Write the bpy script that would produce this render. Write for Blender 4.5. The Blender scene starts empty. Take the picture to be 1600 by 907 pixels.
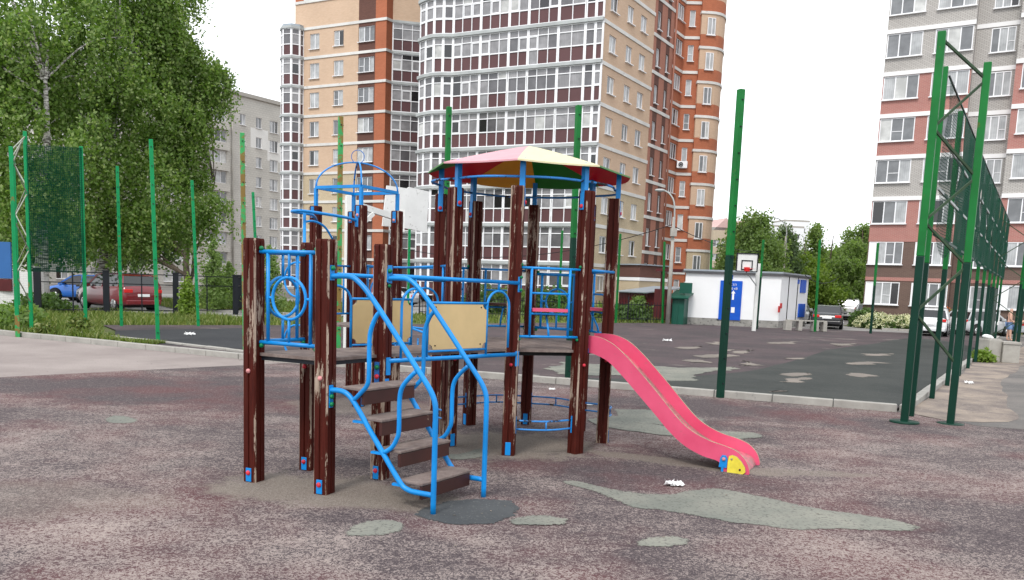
import bpy, math, random
import numpy as np
from mathutils import Vector, Matrix
from mathutils.geometry import tessellate_polygon
random.seed(7)
SC = bpy.context.scene
COL = SC.collection
# ------------------------------------------------------------------ camera
F, CX, CY, PIT, ROLL, H = 1268., 800., 600., -.122, .0378, 1.95
_cp, _sp, _cr, _sr = math.cos(PIT), math.sin(PIT), math.cos(ROLL), math.sin(ROLL)
_r0 = Vector((1, 0, 0)); _u0 = Vector((0, -_sp, _cp)); FW = Vector((0, _cp, _sp))
RI = _cr*_r0 + _sr*_u0; UP = -_sr*_r0 + _cr*_u0
cam = bpy.data.cameras.new("camera"); camo = bpy.data.objects.new("camera", cam); COL.objects.link(camo)
m = Matrix((RI, UP, -FW)).transposed().to_4x4(); m.translation = (0, 0, H)
camo.matrix_world = m
cam.sensor_width = 36; cam.lens = F/1600*36; cam.shift_y = (CY-453.5)/1600
cam.clip_start = .1; cam.clip_end = 3000
SC.camera = camo
SC.render.resolution_x = 1024; SC.render.resolution_y = 580
# ------------------------------------------------------------------ light
SUN_EL, SUN_AZ = math.radians(52), math.radians(205)      # azimuth clockwise from +y
w = bpy.data.worlds.new("World"); SC.world = w; w.use_nodes = True
nt = w.node_tree; nt.nodes.clear()
wo = nt.nodes.new('ShaderNodeOutputWorld'); bg = nt.nodes.new('ShaderNodeBackground')
sky = nt.nodes.new('ShaderNodeTexSky'); sky.sky_type = 'NISHITA'; sky.sun_disc = False
sky.sun_elevation = SUN_EL; sky.sun_rotation = SUN_AZ
tc = nt.nodes.new('ShaderNodeTexCoord'); nz = nt.nodes.new('ShaderNodeTexNoise'); nz.inputs['Scale'].default_value = 1.6
nz.inputs['Detail'].default_value = 5
rp = nt.nodes.new('ShaderNodeValToRGB')
rp.color_ramp.elements[0].position = .3; rp.color_ramp.elements[0].color = (10.2, 10.8, 11.3, 1)
rp.color_ramp.elements[1].position = .75; rp.color_ramp.elements[1].color = (12.3, 12.4, 12.5, 1)
mx = nt.nodes.new('ShaderNodeMix'); mx.data_type = 'RGBA'; mx.inputs[0].default_value = .9
nt.links.new(tc.outputs['Generated'], nz.inputs['Vector']); nt.links.new(nz.outputs['Fac'], rp.inputs['Fac'])
nt.links.new(sky.outputs['Color'], mx.inputs[6]); nt.links.new(rp.outputs['Color'], mx.inputs[7])
nt.links.new(mx.outputs[2], bg.inputs['Color']); bg.inputs['Strength'].default_value = .1
nt.links.new(bg.outputs['Background'], wo.inputs['Surface'])
sl = bpy.data.lights.new("sun", 'SUN'); sl.energy = 1.5; sl.angle = math.radians(14); sl.color = (1, .96, .9)
so = bpy.data.objects.new("sun", sl); COL.objects.link(so)
sd = Vector((math.sin(SUN_AZ)*math.cos(SUN_EL), math.cos(SUN_AZ)*math.cos(SUN_EL), math.sin(SUN_EL)))
so.rotation_euler = sd.to_track_quat('Z', 'Y').to_euler()
SC.view_settings.view_transform = 'Standard'; SC.view_settings.look = 'None'
SC.view_settings.exposure = 0.62; SC.view_settings.gamma = 1

# ------------------------------------------------------------------ measuring helpers (photo pixel -> real world position)
O3 = Vector((0, 0, H))
def ray(x, y): return FW + RI*((x-CX)/F) - UP*((y-CY)/F)
def G(x, y, z=0.):
    d = ray(x, y); return O3 + d*((z-H)/d.z)
def G2(x, y, z=0.):
    p = G(x, y, z); return (p.x, p.y)
def onwall(x, y, C, ang):
    n = Vector((-math.sin(ang), math.cos(ang), 0)); r = ray(x, y)
    return O3 + r*((C-O3).dot(n)/r.dot(n))
def atY(x, y, Y):
    d = ray(x, y); return O3 + d*(Y/d.y)

# ------------------------------------------------------------------ mesh building
class MB:
    def __init__(s): s.v = []; s.f = []; s.m = []; s.r = []; s.sm = []
    def face(s, pts, mi=0, r=None, sm=False):
        b = len(s.v); s.v += [tuple(p) for p in pts]; s.f.append(tuple(range(b, b+len(pts))))
        s.m.append(mi); s.r.append(random.random() if r is None else r); s.sm.append(sm)
    def mesh(s, V, Fs, mi=0, r=None, sm=False):
        b = len(s.v); s.v += [tuple(p) for p in V]
        r = random.random() if r is None else r
        for f in Fs: s.f.append(tuple(b+i for i in f)); s.m.append(mi); s.r.append(r); s.sm.append(sm)
    def box(s, c, size, rz=0, mi=0, r=None, R=None):
        hx, hy, hz = size[0]/2, size[1]/2, size[2]/2
        R = R or Matrix.Rotation(rz, 3, 'Z'); c = Vector(c)
        V = [c + R @ Vector((x*hx, y*hy, z*hz)) for x in (-1, 1) for y in (-1, 1) for z in (-1, 1)]
        s.mesh(V, [(0,1,3,2),(4,6,7,5),(0,4,5,1),(2,3,7,6),(0,2,6,4),(1,5,7,3)], mi, r)
    def beam(s, a, b, wd, ht, mi=0, r=None):
        a, b = Vector(a), Vector(b); d = b-a; L = d.length; d.normalize()
        up = Vector((0,0,1)) if abs(d.z) < .95 else Vector((0,1,0))
        y = up.cross(d).normalized(); z = d.cross(y)
        s.box((a+b)/2, (L, wd, ht), mi=mi, r=r, R=Matrix((d, y, z)).transposed())
    def tube(s, pts, rad, seg=10, mi=0, closed=False, r=None):
        pts = [Vector(p) for p in pts]; n = len(pts); V = []; Fs = []
        rr = rad if isinstance(rad, (list, tuple)) else [rad]*n
        t0 = None; nrm = None
        for i, p in enumerate(pts):
            if closed: t = (pts[(i+1) % n]-pts[i-1]).normalized()
            else: t = (pts[min(i+1, n-1)]-pts[max(i-1, 0)]).normalized()
            if nrm is None:
                a = Vector((0,0,1)) if abs(t.z) < .9 else Vector((1,0,0)); nrm = t.cross(a).normalized()
            else:
                nrm = (nrm - t*nrm.dot(t))
                nrm = nrm.normalized() if nrm.length > 1e-6 else t.orthogonal().normalized()
            b = t.cross(nrm)
            for k in range(seg):
                a = 2*math.pi*k/seg; V.append(p + (nrm*math.cos(a)+b*math.sin(a))*rr[i])
        for i in range(n if closed else n-1):
            for k in range(seg):
                j = (i+1) % n
                Fs.append((i*seg+k, i*seg+(k+1) % seg, j*seg+(k+1) % seg, j*seg+k))
        if not closed: Fs += [tuple(range(seg))[::-1], tuple((n-1)*seg+k for k in range(seg))]
        s.mesh(V, Fs, mi, r, True)
    def ball(s, c, r, mi=0, sc=(1,1,1), seg=12, rings=8, R=None):
        V = []; Fs = []; c = Vector(c); R = R or Matrix.Identity(3)
        for i in range(rings+1):
            th = math.pi*i/rings
            for k in range(seg):
                a = 2*math.pi*k/seg
                V.append(c + R @ Vector((r*sc[0]*math.sin(th)*math.cos(a), r*sc[1]*math.sin(th)*math.sin(a), r*sc[2]*math.cos(th))))
        for i in range(rings):
            for k in range(seg): Fs.append((i*seg+k, (i+1)*seg+k, (i+1)*seg+(k+1) % seg, i*seg+(k+1) % seg))
        s.mesh(V, Fs, mi, None, True)
    def prism(s, poly, z0, z1, mi=0, top=True, bot=True, mt=None, r=None):
        n = len(poly); A = sum(poly[i][0]*poly[(i+1)%n][1]-poly[(i+1)%n][0]*poly[i][1] for i in range(n))
        if A < 0: poly = poly[::-1]
        for i in range(n):
            a, b = poly[i], poly[(i+1) % n]
            s.face([(a[0],a[1],z0),(b[0],b[1],z0),(b[0],b[1],z1),(a[0],a[1],z1)], mi, r)
        tri = tessellate_polygon([[Vector((p[0],p[1],0)) for p in poly]])
        for t in tri:
            P = [poly[i] for i in t]
            ar = (P[1][0]-P[0][0])*(P[2][1]-P[0][1])-(P[2][0]-P[0][0])*(P[1][1]-P[0][1])
            if ar < 0: P = P[::-1]
            if top: s.face([(p[0],p[1],z1) for p in P], mi if mt is None else mt, r)
            if bot: s.face([(p[0],p[1],z0) for p in P[::-1]], mi, r)
    def plate(s, outline, M, th, mi=0, me=None):
        """outline in local 2D (x,z) -> extruded along local y by th; M 4x4 placement"""
        n = len(outline); tri = tessellate_polygon([[Vector((p[0],p[1],0)) for p in outline]])
        me = mi if me is None else me
        P0 = [M @ Vector((p[0], -th/2, p[1])) for p in outline]; P1 = [M @ Vector((p[0], th/2, p[1])) for p in outline]
        for t in tri: s.face([P0[i] for i in t], mi); s.face([P1[i] for i in t[::-1]], mi)
        for i in range(n):
            j = (i+1) % n; s.face([P0[i], P0[j], P1[j], P1[i]], me)
    def build(s, name, mats, parent=None, bevel=0):
        me = bpy.data.meshes.new(name)
        off = Vector((0,0,0))
        if parent is not None:
            off = world_loc(parent)
        V = np.array(s.v, dtype=np.float64).reshape(-1, 3) - np.array(off)
        me.from_pydata(V.tolist(), [], s.f)
        if not isinstance(mats, (list, tuple)): mats = [mats]
        for m_ in mats: me.materials.append(m_)
        me.polygons.foreach_set('material_index', s.m); me.polygons.foreach_set('use_smooth', s.sm)
        a = me.attributes.new('rnd', 'FLOAT', 'FACE'); a.data.foreach_set('value', s.r)
        uv = me.uv_layers.new(name='UVMap'); W = np.array(s.v)
        nl = len(me.loops); li = np.zeros(nl, dtype=np.int32); me.loops.foreach_get('vertex_index', li)
        nn = np.zeros(len(me.polygons)*3); me.polygons.foreach_get('normal', nn); nn = nn.reshape(-1, 3)
        tot = np.zeros(len(me.polygons), dtype=np.int32); me.polygons.foreach_get('loop_total', tot)
        N = np.repeat(nn, tot, axis=0); P = W[li]
        hz = np.abs(N[:, 2]) > .75; ln = np.hypot(N[:, 0], N[:, 1])+1e-9
        u = (-N[:, 1]*P[:, 0]+N[:, 0]*P[:, 1])/ln
        U = np.where(hz, P[:, 0], u); Vv = np.where(hz, P[:, 1], P[:, 2])
        uv.data.foreach_set('uv', np.stack([U, Vv], 1).ravel())
        me.update()
        o = bpy.data.objects.new(name, me); COL.objects.link(o)
        if parent is not None: o.parent = parent
        if bevel:
            b = o.modifiers.new('bevel', 'BEVEL'); b.width = bevel; b.segments = 2; b.limit_method = 'ANGLE'
        return o
LOC = {}
def world_loc(o):
    return LOC.get(o.name, Vector((0,0,0)))
def tag(o, label, cat, group=None):
    o['label'] = label; o['category'] = cat
    if group: o['group'] = group
    return o
def thing(name, loc, label, cat, group=None):
    o = bpy.data.objects.new(name, None); COL.objects.link(o); o.location = loc; LOC[o.name] = Vector(loc)
    return tag(o, label, cat, group)
def struct(o, kind='structure'): o['kind'] = kind; return o
def bit(name, mat, par, f):
    b = MB(); f(b); return b.build(name, M[mat], par)
def copy_tree(o, loc, rz=0., label=None, group=None):
    def rec(x, par):
        c = x.copy(); COL.objects.link(c); c.parent = par
        for ch in x.children: rec(ch, c)
        return c
    c = rec(o, None); c.location = loc; c.rotation_euler = (0, 0, rz)
    if label: c['label'] = label
    if group: c['group'] = group
    LOC[c.name] = Vector(loc)
    return c

# ------------------------------------------------------------------ materials
class Mat:
    def __init__(s, name):
        s.m = bpy.data.materials.new(name); s.m.use_nodes = True; s.nt = s.m.node_tree
        s.b = s.nt.nodes['Principled BSDF']
    def n(s, t, **k):
        x = s.nt.nodes.new('ShaderNode'+t)
        for a, v in k.items():
            if a in x.inputs: x.inputs[a].default_value = v
            else: setattr(x, a, v)
        return x
    def l(s, a, b): s.nt.links.new(a, b)
    def coord(s, kind='Object', scale=(1,1,1), loc=(0,0,0)):
        t = s.n('TexCoord'); mp = s.n('Mapping'); mp.inputs['Scale'].default_value = scale; mp.inputs['Location'].default_value = loc
        s.l(t.outputs[kind], mp.inputs['Vector']); return mp.outputs[0]
    def pos(s, scale=(1,1,1)):
        g = s.n('NewGeometry'); mp = s.n('Mapping'); mp.inputs['Scale'].default_value = scale
        s.l(g.outputs['Position'], mp.inputs['Vector']); return mp.outputs[0]
    def noise(s, vec, scale, detail=4, rough=.55, dist=0):
        x = s.n('TexNoise'); x.inputs['Scale'].default_value = scale; x.inputs['Detail'].default_value = detail
        x.inputs['Roughness'].default_value = rough; x.inputs['Distortion'].default_value = dist
        s.l(vec, x.inputs['Vector']); return x.outputs['Fac']
    def ramp(s, fac, stops, interp='LINEAR'):
        x = s.n('ValToRGB'); cr = x.color_ramp; cr.interpolation = interp
        while len(cr.elements) < len(stops): cr.elements.new(.5)
        for e, (p, c) in zip(cr.elements, stops):
            e.position = p; e.color = (c, c, c, 1) if isinstance(c, (int, float)) else (*c, 1)
        s.l(fac, x.inputs['Fac']); return x.outputs['Color']
    def mix(s, fac, a, b, mode='MIX'):
        x = s.n('Mix'); x.data_type = 'RGBA'; x.blend_type = mode
        for sock, v in ((x.inputs[0], fac), (x.inputs[6], a), (x.inputs[7], b)):
            if isinstance(v, (int, float)): sock.default_value = v
            elif isinstance(v, tuple): sock.default_value = (*v, 1)
            else: s.l(v, sock)
        return x.outputs[2]
    def math(s, op, a, b=0.):
        x = s.n('Math'); x.operation = op
        for sock, v in ((x.inputs[0], a), (x.inputs[1], b)):
            if isinstance(v, (int, float)): sock.default_value = v
            else: s.l(v, sock)
        return x.outputs[0]
    def attr(s, nm='rnd'):
        x = s.n('Attribute'); x.attribute_name = nm; return x.outputs['Fac']
    def col(s, c):
        if isinstance(c, tuple): s.b.inputs['Base Color'].default_value = (*c, 1)
        else: s.l(c, s.b.inputs['Base Color'])
    def rough(s, r, spec=.5):
        if isinstance(r, (int, float)): s.b.inputs['Roughness'].default_value = r
        else: s.l(r, s.b.inputs['Roughness'])
        s.b.inputs['Specular IOR Level'].default_value = spec
    def bump(s, h, strength=.3, dist=.01):
        x = s.n('Bump'); x.inputs['Strength'].default_value = strength; x.inputs['Distance'].default_value = dist
        s.l(h, x.inputs['Height']); s.l(x.outputs[0], s.b.inputs['Normal'])
M = {}
def simple(name, c, rough=.6, var=.25, scale=3., spec=.3, metal=0., bump=0., kind='pos', dirt=None):
    a = Mat(name); v = a.pos() if kind == 'pos' else a.coord('Object')
    n_ = a.noise(v, scale, 6, .6)
    dark = tuple(x*(1-var) for x in c); lite = tuple(min(1, x*(1+var*.7)) for x in c)
    cc = a.ramp(n_, [(.3, dark), (.7, lite)])
    if dirt:
        n2 = a.noise(v, scale*2.7, 8, .7); f = a.ramp(n2, [(dirt[1], 0.), (dirt[1]+.08, 1.)]); cc = a.mix(f, cc, dirt[0])
    a.col(cc); a.rough(rough, spec); a.b.inputs['Metallic'].default_value = metal
    if bump: a.bump(a.noise(v, scale*8, 4), bump, .01)
    M[name] = a.m; return a.m
# painted blue steel with small rust chips
def paint(name, c, rough=.32, rust=.66, rs=7., fade=.15, chip=(.09,.035,.02), spec=.4):
    a = Mat(name); v = a.pos()
    n1 = a.noise(v, 2.2, 5); cc = a.ramp(n1, [(.3, tuple(x*(1-fade) for x in c)), (.7, tuple(min(1, x*(1+fade)) for x in c))])
    n2 = a.noise(v, rs, 8, .72); f = a.ramp(n2, [(rust, 0.), (rust+.02, 1.)])
    a.col(a.mix(f, cc, chip)); a.rough(a.ramp(f, [(0., rough), (1., .85)]), spec); a.bump(f, -.4, .002)
    M[name] = a.m; return a.m
paint('blue_paint', (.004,.22,.60), .36, .675, 13., .2, (.16,.15,.14), .35)
paint('blue_chipped', (.03,.22,.58), .4, .56, 6., .2, (.025,.02,.02))
paint('blue_dark', (.02,.13,.42), .4, .62, 9.)
paint('green_post', (.002,.23,.075), .5, .62, 3.5, .12, (.16,.14,.04), .25)
paint('green_post_rusty', (.03,.30,.08), .5, .5, 3.2, .2, (.2,.13,.035))
paint('green_light', (.004,.14,.025), .5, .64, 4., .2, (.08,.12,.03), .25)
paint('green_dark', (.001,.030,.018), .5, .72, 5., .15, (.04,.06,.04), .22)
def wood_peel(name, b0, b1):
    a = Mat(name); v = a.pos((1,1,.07)); v2 = a.pos((1,1,.45))
    grain = a.noise(v, 60, 4, .6)
    big = a.noise(v2, 2.6, 3); med = a.noise(a.pos((1,1,.11)), 26, 7, .7, .4); fl = a.noise(a.pos((1,1,.3)), 85, 4, .7)
    s_ = a.math('ADD', a.math('ADD', a.math('MULTIPLY', big, .5), a.math('MULTIPLY', med, .5)), a.math('MULTIPLY', fl, .16))
    peel = a.ramp(s_, [(b0, 0.), (b0+.012, 1.)]); edge = a.ramp(s_, [(b0-.03, 0.), (b0, 1.)])
    pnt = a.mix(edge, a.ramp(grain, [(.2, (.030,.0045,.003)), (.8, (.082,.013,.008))]), (.075,.026,.017))
    wd = a.ramp(grain, [(.25, (.17,.12,.09)), (.6, (.38,.30,.24)), (.8, (.50,.43,.37))])
    a.col(a.mix(peel, pnt, wd)); a.rough(a.ramp(peel, [(0., .55), (1., .9)]), .12)
    a.bump(a.math('SUBTRACT', grain, a.math('MULTIPLY', peel, .8)), .5, .003); M[name] = a.m
wood_peel('wood', .668, 0); wood_peel('wood_edge', .575, 0)
def wood_end():
    a = Mat('bare_wood'); v = a.pos()
    g = a.noise(a.pos((8,8,8)), 9, 5, .6); f = a.noise(v, 9, 6)
    c = a.ramp(g, [(.25, (.16,.12,.09)), (.7, (.42,.35,.29))])
    a.col(a.mix(a.ramp(f, [(.52, 0.), (.6, 1.)]), c, (.08,.03,.02))); a.rough(.9, .3); a.bump(g, .4, .004); M['wood_bare'] = a.m
wood_end()
def deckwood():
    a = Mat('worn_deck'); v = a.pos(); g = a.noise(a.pos((1,1,1)), 5, 8, .7); s_ = a.noise(v, 70, 3)
    c = a.ramp(g, [(.3, (.095,.07,.063)), (.55, (.20,.16,.145)), (.75, (.30,.255,.225))])
    a.col(a.mix(a.ramp(s_, [(.4, 0.), (.7, .35)]), c, (.12,.07,.06))); a.rough(.85, .3); a.bump(s_, .3, .002); M['deck'] = a.m
deckwood()
paint('brown_board', (.045,.012,.008), .5, .66, 5., .25, (.3,.22,.17))
paint('yellow_board', (.54,.40,.20), .55, .69, 9., .12, (.35,.22,.09))
def slide_pink():
    a = Mat('slide_pink'); v = a.pos()
    n1 = a.noise(v, 2, 5); c = a.ramp(n1, [(.3, (.58,.055,.13)), (.7, (.70,.095,.19))])
    sc = a.noise(a.pos((1,1,2.5)), 9, 10, .82); f = a.ramp(sc, [(.585, 0.), (.66, .75)])
    a.col(a.mix(f, c, (.36,.11,.12))); a.rough(.38); M['pink'] = a.m
slide_pink()
def slide_worn():
    a = Mat('slide_worn'); v = a.pos((1,1,1)); n1 = a.noise(v, 3.3, 8, .7)
    c = a.mix(a.ramp(n1, [(.42, 0.), (.58, 1.)]), (.55,.12,.17), (.27,.15,.14)); n2 = a.noise(v, 11, 8, .7)
    a.col(a.mix(a.ramp(n2, [(.52, 0.), (.62, .85)]), c, (.13,.095,.08))); a.rough(.5); M['pink_worn'] = a.m
slide_worn()
simple('red_cap', (.55,.03,.05), .4, .3, 30.); simple('green_cap', (.0,.16,.06), .4, .3, 30.); simple('pink_cap', (.6,.25,.25), .5, .4, 40.)
simple('ply_edge', (.33,.27,.18), .8, .4, 20.)
simple('yellow_plastic', (.72,.6,.06), .45, .15, 12., dirt=((.25,.2,.08), .64))
simple('steel', (.25,.25,.25), .4, .3, 20., metal=.8)
def rooftop(name, c, spec=.6):
    a = Mat(name); n1 = a.noise(a.pos(), 4, 6, .7)
    cc = a.ramp(n1, [(.3, tuple(x*.82 for x in c)), (.7, c)])
    sc = a.noise(a.pos((3,3,1)), 9, 9, .85); f = a.ramp(sc, [(.60, 0.), (.68, .45)])
    a.col(a.mix(f, cc, tuple(x*.5 for x in c))); a.rough(.45, spec); M[name] = a.m
rooftop('roof_red', (.66,.003,.010), .05); rooftop('roof_yellow', (.80,.36,.02), .05); rooftop('roof_green', (.008,.20,.01), .05)
rooftop('roof_red_sheen', (.62,.30,.34)); rooftop('roof_yellow_sheen', (.68,.62,.38)); rooftop('roof_green_sheen', (.07,.24,.05))  # upper faces: white-sky sheen of the glossy paint mixed into the colour
simple('white_paint', (.74,.74,.72), .5, .08, 2., dirt=((.45,.43,.38), .62))
simple('white_board', (.72,.72,.71), .7, .08, 2.5, dirt=((.4,.39,.37), .60))
simple('window_white', (.8,.8,.82), .4, .04, .5)
simple('cornice', (.62,.61,.59), .8, .15, .6, dirt=((.45,.43,.42), .6))
simple('cornice_gray', (.40,.42,.42), .8, .2, .8)
simple('cornice_white', (.76,.75,.75), .7, .06, .5)
simple('panel_burgundy', (.105,.048,.05), .35, .15, .3)
simple('concrete', (.36,.34,.31), .9, .15, 5., bump=.2, dirt=((.25,.24,.22), .62))
simple('kerb', (.33,.315,.29), .9, .18, 3.5, bump=.3, dirt=((.22,.21,.2), .6))
simple('dark_fence', (.008,.01,.015), .45, .2, 4.)
simple('maroon_metal', (.085,.012,.014), .45, .25, 2.)
simple('roof_metal', (.34,.38,.42), .4, .15, 1., metal=.3)
simple('pale_strut', (.30,.32,.27), .6, .4, 6.)
simple('strut_green', (.03,.06,.03), .6, .4, 6.)
simple('green_metal', (.006,.075,.05), .45, .2, 1.5)
simple('roof_dark', (.08,.08,.085), .7, .2, .5)
simple('blue_door', (.006,.09,.52), .4, .12, 1., dirt=((.05,.1,.35), .7))
simple('cable', (.015,.015,.017), .6, .1, 1.)
simple('black', (.006,.006,.006), .7, .1, 5.); simple('tyre', (.018,.018,.018), .85, .2, 10.)
simple('bark', (.10,.08,.06), .95, .4, 4., bump=.6)
simple('chrome', (.5,.5,.5), .25, .1, 5., metal=.9)
simple('red_plastic', (.6,.02,.02), .4, .1, 5.); simple('skin', (.55,.33,.25), .6, .1, 8.)
simple('paper', (.8,.8,.8), .7, .05, 8.); simple('purple_trim', (.12,.02,.04), .6, .2, 1.)
def whitewash():
    a = Mat('birch_bark'); g = a.n('NewGeometry'); sp = a.n('SeparateXYZ'); a.l(g.outputs['Position'], sp.inputs[0])
    n1 = a.noise(a.pos((1,1,5)), 3, 6, .7)
    up = a.ramp(n1, [(.45, (.5,.48,.45)), (.55, (.06,.05,.045))]); lo = a.ramp(n1, [(.5, (.55,.54,.52)), (.72, (.3,.28,.26))])
    f = a.ramp(a.math('MULTIPLY', sp.outputs['Z'], .1), [(.14, 0.), (.16, 1.)])
    a.col(a.mix(f, lo, up)); a.rough(.9); M['birch'] = a.m
whitewash()
def brick(name, c, c2=None, mortar=None, w=.25, h=.075, ms=.012, big=.12):
    a = Mat(name); v = a.coord('UV'); c2 = c2 or tuple(x*.8 for x in c); mortar = mortar or tuple(x*.75 for x in c)
    b = a.n('TexBrick'); a.l(v, b.inputs['Vector']); b.inputs['Scale'].default_value = 1
    b.inputs['Brick Width'].default_value = w; b.inputs['Row Height'].default_value = h; b.inputs['Mortar Size'].default_value = ms
    for k, q in (('Color1', c), ('Color2', c2), ('Mortar', mortar)): b.inputs[k].default_value = (*q, 1)
    n1 = a.noise(v, .45, 6, .6); k = a.ramp(n1, [(.3, 1-big), (.7, 1.)])
    a.col(a.mix(1., b.outputs['Color'], k, 'MULTIPLY')); a.rough(.9, .3); M[name] = a.m
brick('brick_beige', (.63,.445,.31), (.57,.39,.265), (.52,.40,.31))
brick('brick_sand', (.62,.51,.35), (.56,.455,.305), (.36,.29,.21))
brick('brick_orange', (.48,.155,.08), (.42,.13,.065), (.32,.13,.075))
brick('brick_brown', (.135,.058,.045), (.105,.045,.036), (.13,.075,.06))
brick('brick_rose', (.43,.19,.135), (.38,.16,.115), (.3,.15,.11))
brick('brick_grey', (.56,.535,.51), (.51,.49,.465), (.27,.25,.235), ms=.017)
brick('brick_red', (.40,.165,.14), (.355,.14,.12), (.42,.25,.22), ms=.014)
brick('brick_dark', (.145,.095,.078), (.12,.078,.065), (.17,.12,.1), ms=.012)
brick('block_grey', (.54,.52,.48), (.51,.49,.455), (.40,.38,.35), w=.5, h=.3, ms=.02, big=.16)
brick('block_white', (.72,.71,.69), (.70,.69,.67), (.58,.57,.55), ms=.01, big=.08)
brick('brick_cream', (.50,.42,.31), (.46,.38,.28), (.4,.34,.26))
def glass(name, dark, light, thr=.5, rough=.06):
    a = Mat(name); r = a.attr(); v = a.coord('UV'); n1 = a.noise(v, 1.3, 3)
    oi = a.n('ObjectInfo'); rr = a.math('FRACT', a.math('ADD', r, a.math('MULTIPLY', oi.outputs['Random'], 7.31)))
    wv = a.n('TexWave'); a.l(v, wv.inputs['Vector']); wv.inputs['Scale'].default_value = 2.6; wv.inputs['Distortion'].default_value = 1.
    cur = a.mix(a.math('MULTIPLY', wv.outputs['Fac'], .35), light, tuple(x*.6 for x in light))
    c = a.mix(a.ramp(rr, [(thr, 0.), (thr+.02, 1.)]), dark, cur)
    c = a.mix(a.ramp(rr, [(.09, 1.), (.10, 0.)]), c, (.012,.010,.012)); c = a.mix(a.ramp(rr, [(.92, 0.), (.93, .8)]), c, (.6,.6,.58))
    c = a.mix(a.ramp(n1, [(.35, .0), (.6, .35)]), c, (.02,.02,.022))
    a.col(c); a.rough(rough, .8); M[name] = a.m
glass('glass', (.17,.175,.185), (.46,.47,.48), .4, .14); glass('glass_loggia', (.12,.113,.122), (.30,.29,.30), .35, .15)
glass('car_glass', (.01,.012,.013), (.012,.014,.015), .5, .05)
def rubber():
    a = Mat('rubber_paving'); v = a.pos()
    sp = a.noise(v, 33, 3, .8, 1.4); fine = a.noise(v, 120, 2, .6)
    big = a.noise(v, .55, 7, .66, .6); med = a.noise(a.pos((.6,1.0,1)), 2.6, 7, .7)
    w_ = a.math('ADD', a.math('MULTIPLY', big, .62), a.math('MULTIPLY', med, .42))
    g0 = a.n('NewGeometry')
    for (cx, cy, rx, ry, rz, am) in ((-5.0,13.2,5.5,2.4,-.1,-.16),(.9,8.5,2.4,.7,-.3,-.14),(3.4,13.6,4.5,1.3,-.35,-.12),(-5.5,4.2,2.6,1.0,.1,-.12),(2.2,4.9,2.2,.5,0,-.1),(-4.6,8.6,2.8,1.7,0,.05),(-2.6,5.6,2.2,.9,0,.05),(5.2,9.6,2.6,1.6,-.3,.04),(3.6,6.3,1.6,.6,0,.05)):
        mp = a.n('Mapping'); mp.vector_type = 'TEXTURE'; mp.inputs['Location'].default_value = (cx,cy,0); mp.inputs['Rotation'].default_value = (0,0,rz); mp.inputs['Scale'].default_value = (rx,ry,1)
        a.l(g0.outputs['Position'], mp.inputs['Vector']); vl = a.n('VectorMath'); vl.operation = 'LENGTH'; a.l(mp.outputs[0], vl.inputs[0])
        w_ = a.math('ADD', w_, a.math('MULTIPLY', a.ramp(vl.outputs['Value'], [(.35, 1.), (1.0, 0.)]), am))
    wear = a.ramp(w_, [(.40, 0.), (.70, 1.)])
    t = a.math('ADD', sp, a.math('MULTIPLY', a.math('SUBTRACT', wear, .5), .13))
    t = a.math('ADD', t, a.math('MULTIPLY', a.math('SUBTRACT', fine, .5), .25))
    red = a.noise(v, .55, 4); base = a.mix(a.ramp(red, [(.45, 0.), (.62, 1.)]), (.056,.043,.047), (.088,.038,.041))
    lite = a.mix(wear, (.185,.150,.145), (.30,.247,.225))
    col = a.mix(a.ramp(t, [(.485, 0.), (.535, 1.)]), base, lite)
    # trodden-in dust: soft irregular stains under and around the frame
    wob = a.noise(v, 2.3, 7, .7); g_ = a.n('NewGeometry')
    for (cx, cy, rx, ry, rz, st_) in ((-1.75,7.3,1.15,.62,-.15,.85),(-.75,6.95,.8,.4,-.3,.8),(-.1,9.7,1.25,.95,.2,.85),(1.9,9.1,1.3,.22,-.42,.7),(3.1,8.8,1.1,.18,.0,.6),(-2.3,12.3,1.3,.9,.1,.5),(-4.2,6.6,1.5,.7,.1,.3)):
        mp = a.n('Mapping'); mp.vector_type = 'TEXTURE'; mp.inputs['Location'].default_value = (cx,cy,0); mp.inputs['Rotation'].default_value = (0,0,rz); mp.inputs['Scale'].default_value = (rx,ry,1)
        a.l(g_.outputs['Position'], mp.inputs['Vector']); vl = a.n('VectorMath'); vl.operation = 'LENGTH'; a.l(mp.outputs[0], vl.inputs[0])
        f = a.math('ADD', vl.outputs['Value'], a.math('MULTIPLY', a.math('SUBTRACT', wob, .5), 1.6)); f = a.ramp(f, [(.72, st_), (1.0, 0.)])
        col = a.mix(f, col, a.mix(a.ramp(fine, [(.4, 0.), (.6, 1.)]), (.125,.105,.09), (.245,.21,.178)))
    a.col(col); a.rough(.92, .25); a.bump(sp, .35, .006); M['rubber'] = a.m
rubber()
def ragged_alpha(a):
    t = a.math('ADD', a.attr('rim'), a.math('MULTIPLY', a.math('SUBTRACT', a.noise(a.pos(), 26, 5, .8), .5), 2.4)); a.l(a.ramp(t, [(.47, 0.), (.53, 1.)]), a.b.inputs['Alpha'])
def ground(name, a1, a2, sp1=30, speck=(.3,.28,.26), amount=.6, lsc=.5, soft=.12, stretch=(1,1,1)):
    a = Mat(name); v = a.pos(); big = a.noise(a.pos(stretch), lsc, 7, .65); s_ = a.noise(v, sp1, 4, .7)
    c = a.mix(a.ramp(big, [(.5-soft, 0.), (.5+soft, 1.)]), a1, a2)
    a.col(a.mix(a.ramp(s_, [(amount, 0.), (amount+.1, .8)]), c, speck)); a.rough(.93, .25)
    if name.startswith('patch'): ragged_alpha(a)
    a.bump(s_, .35, .006); M[name] = a.m
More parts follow.
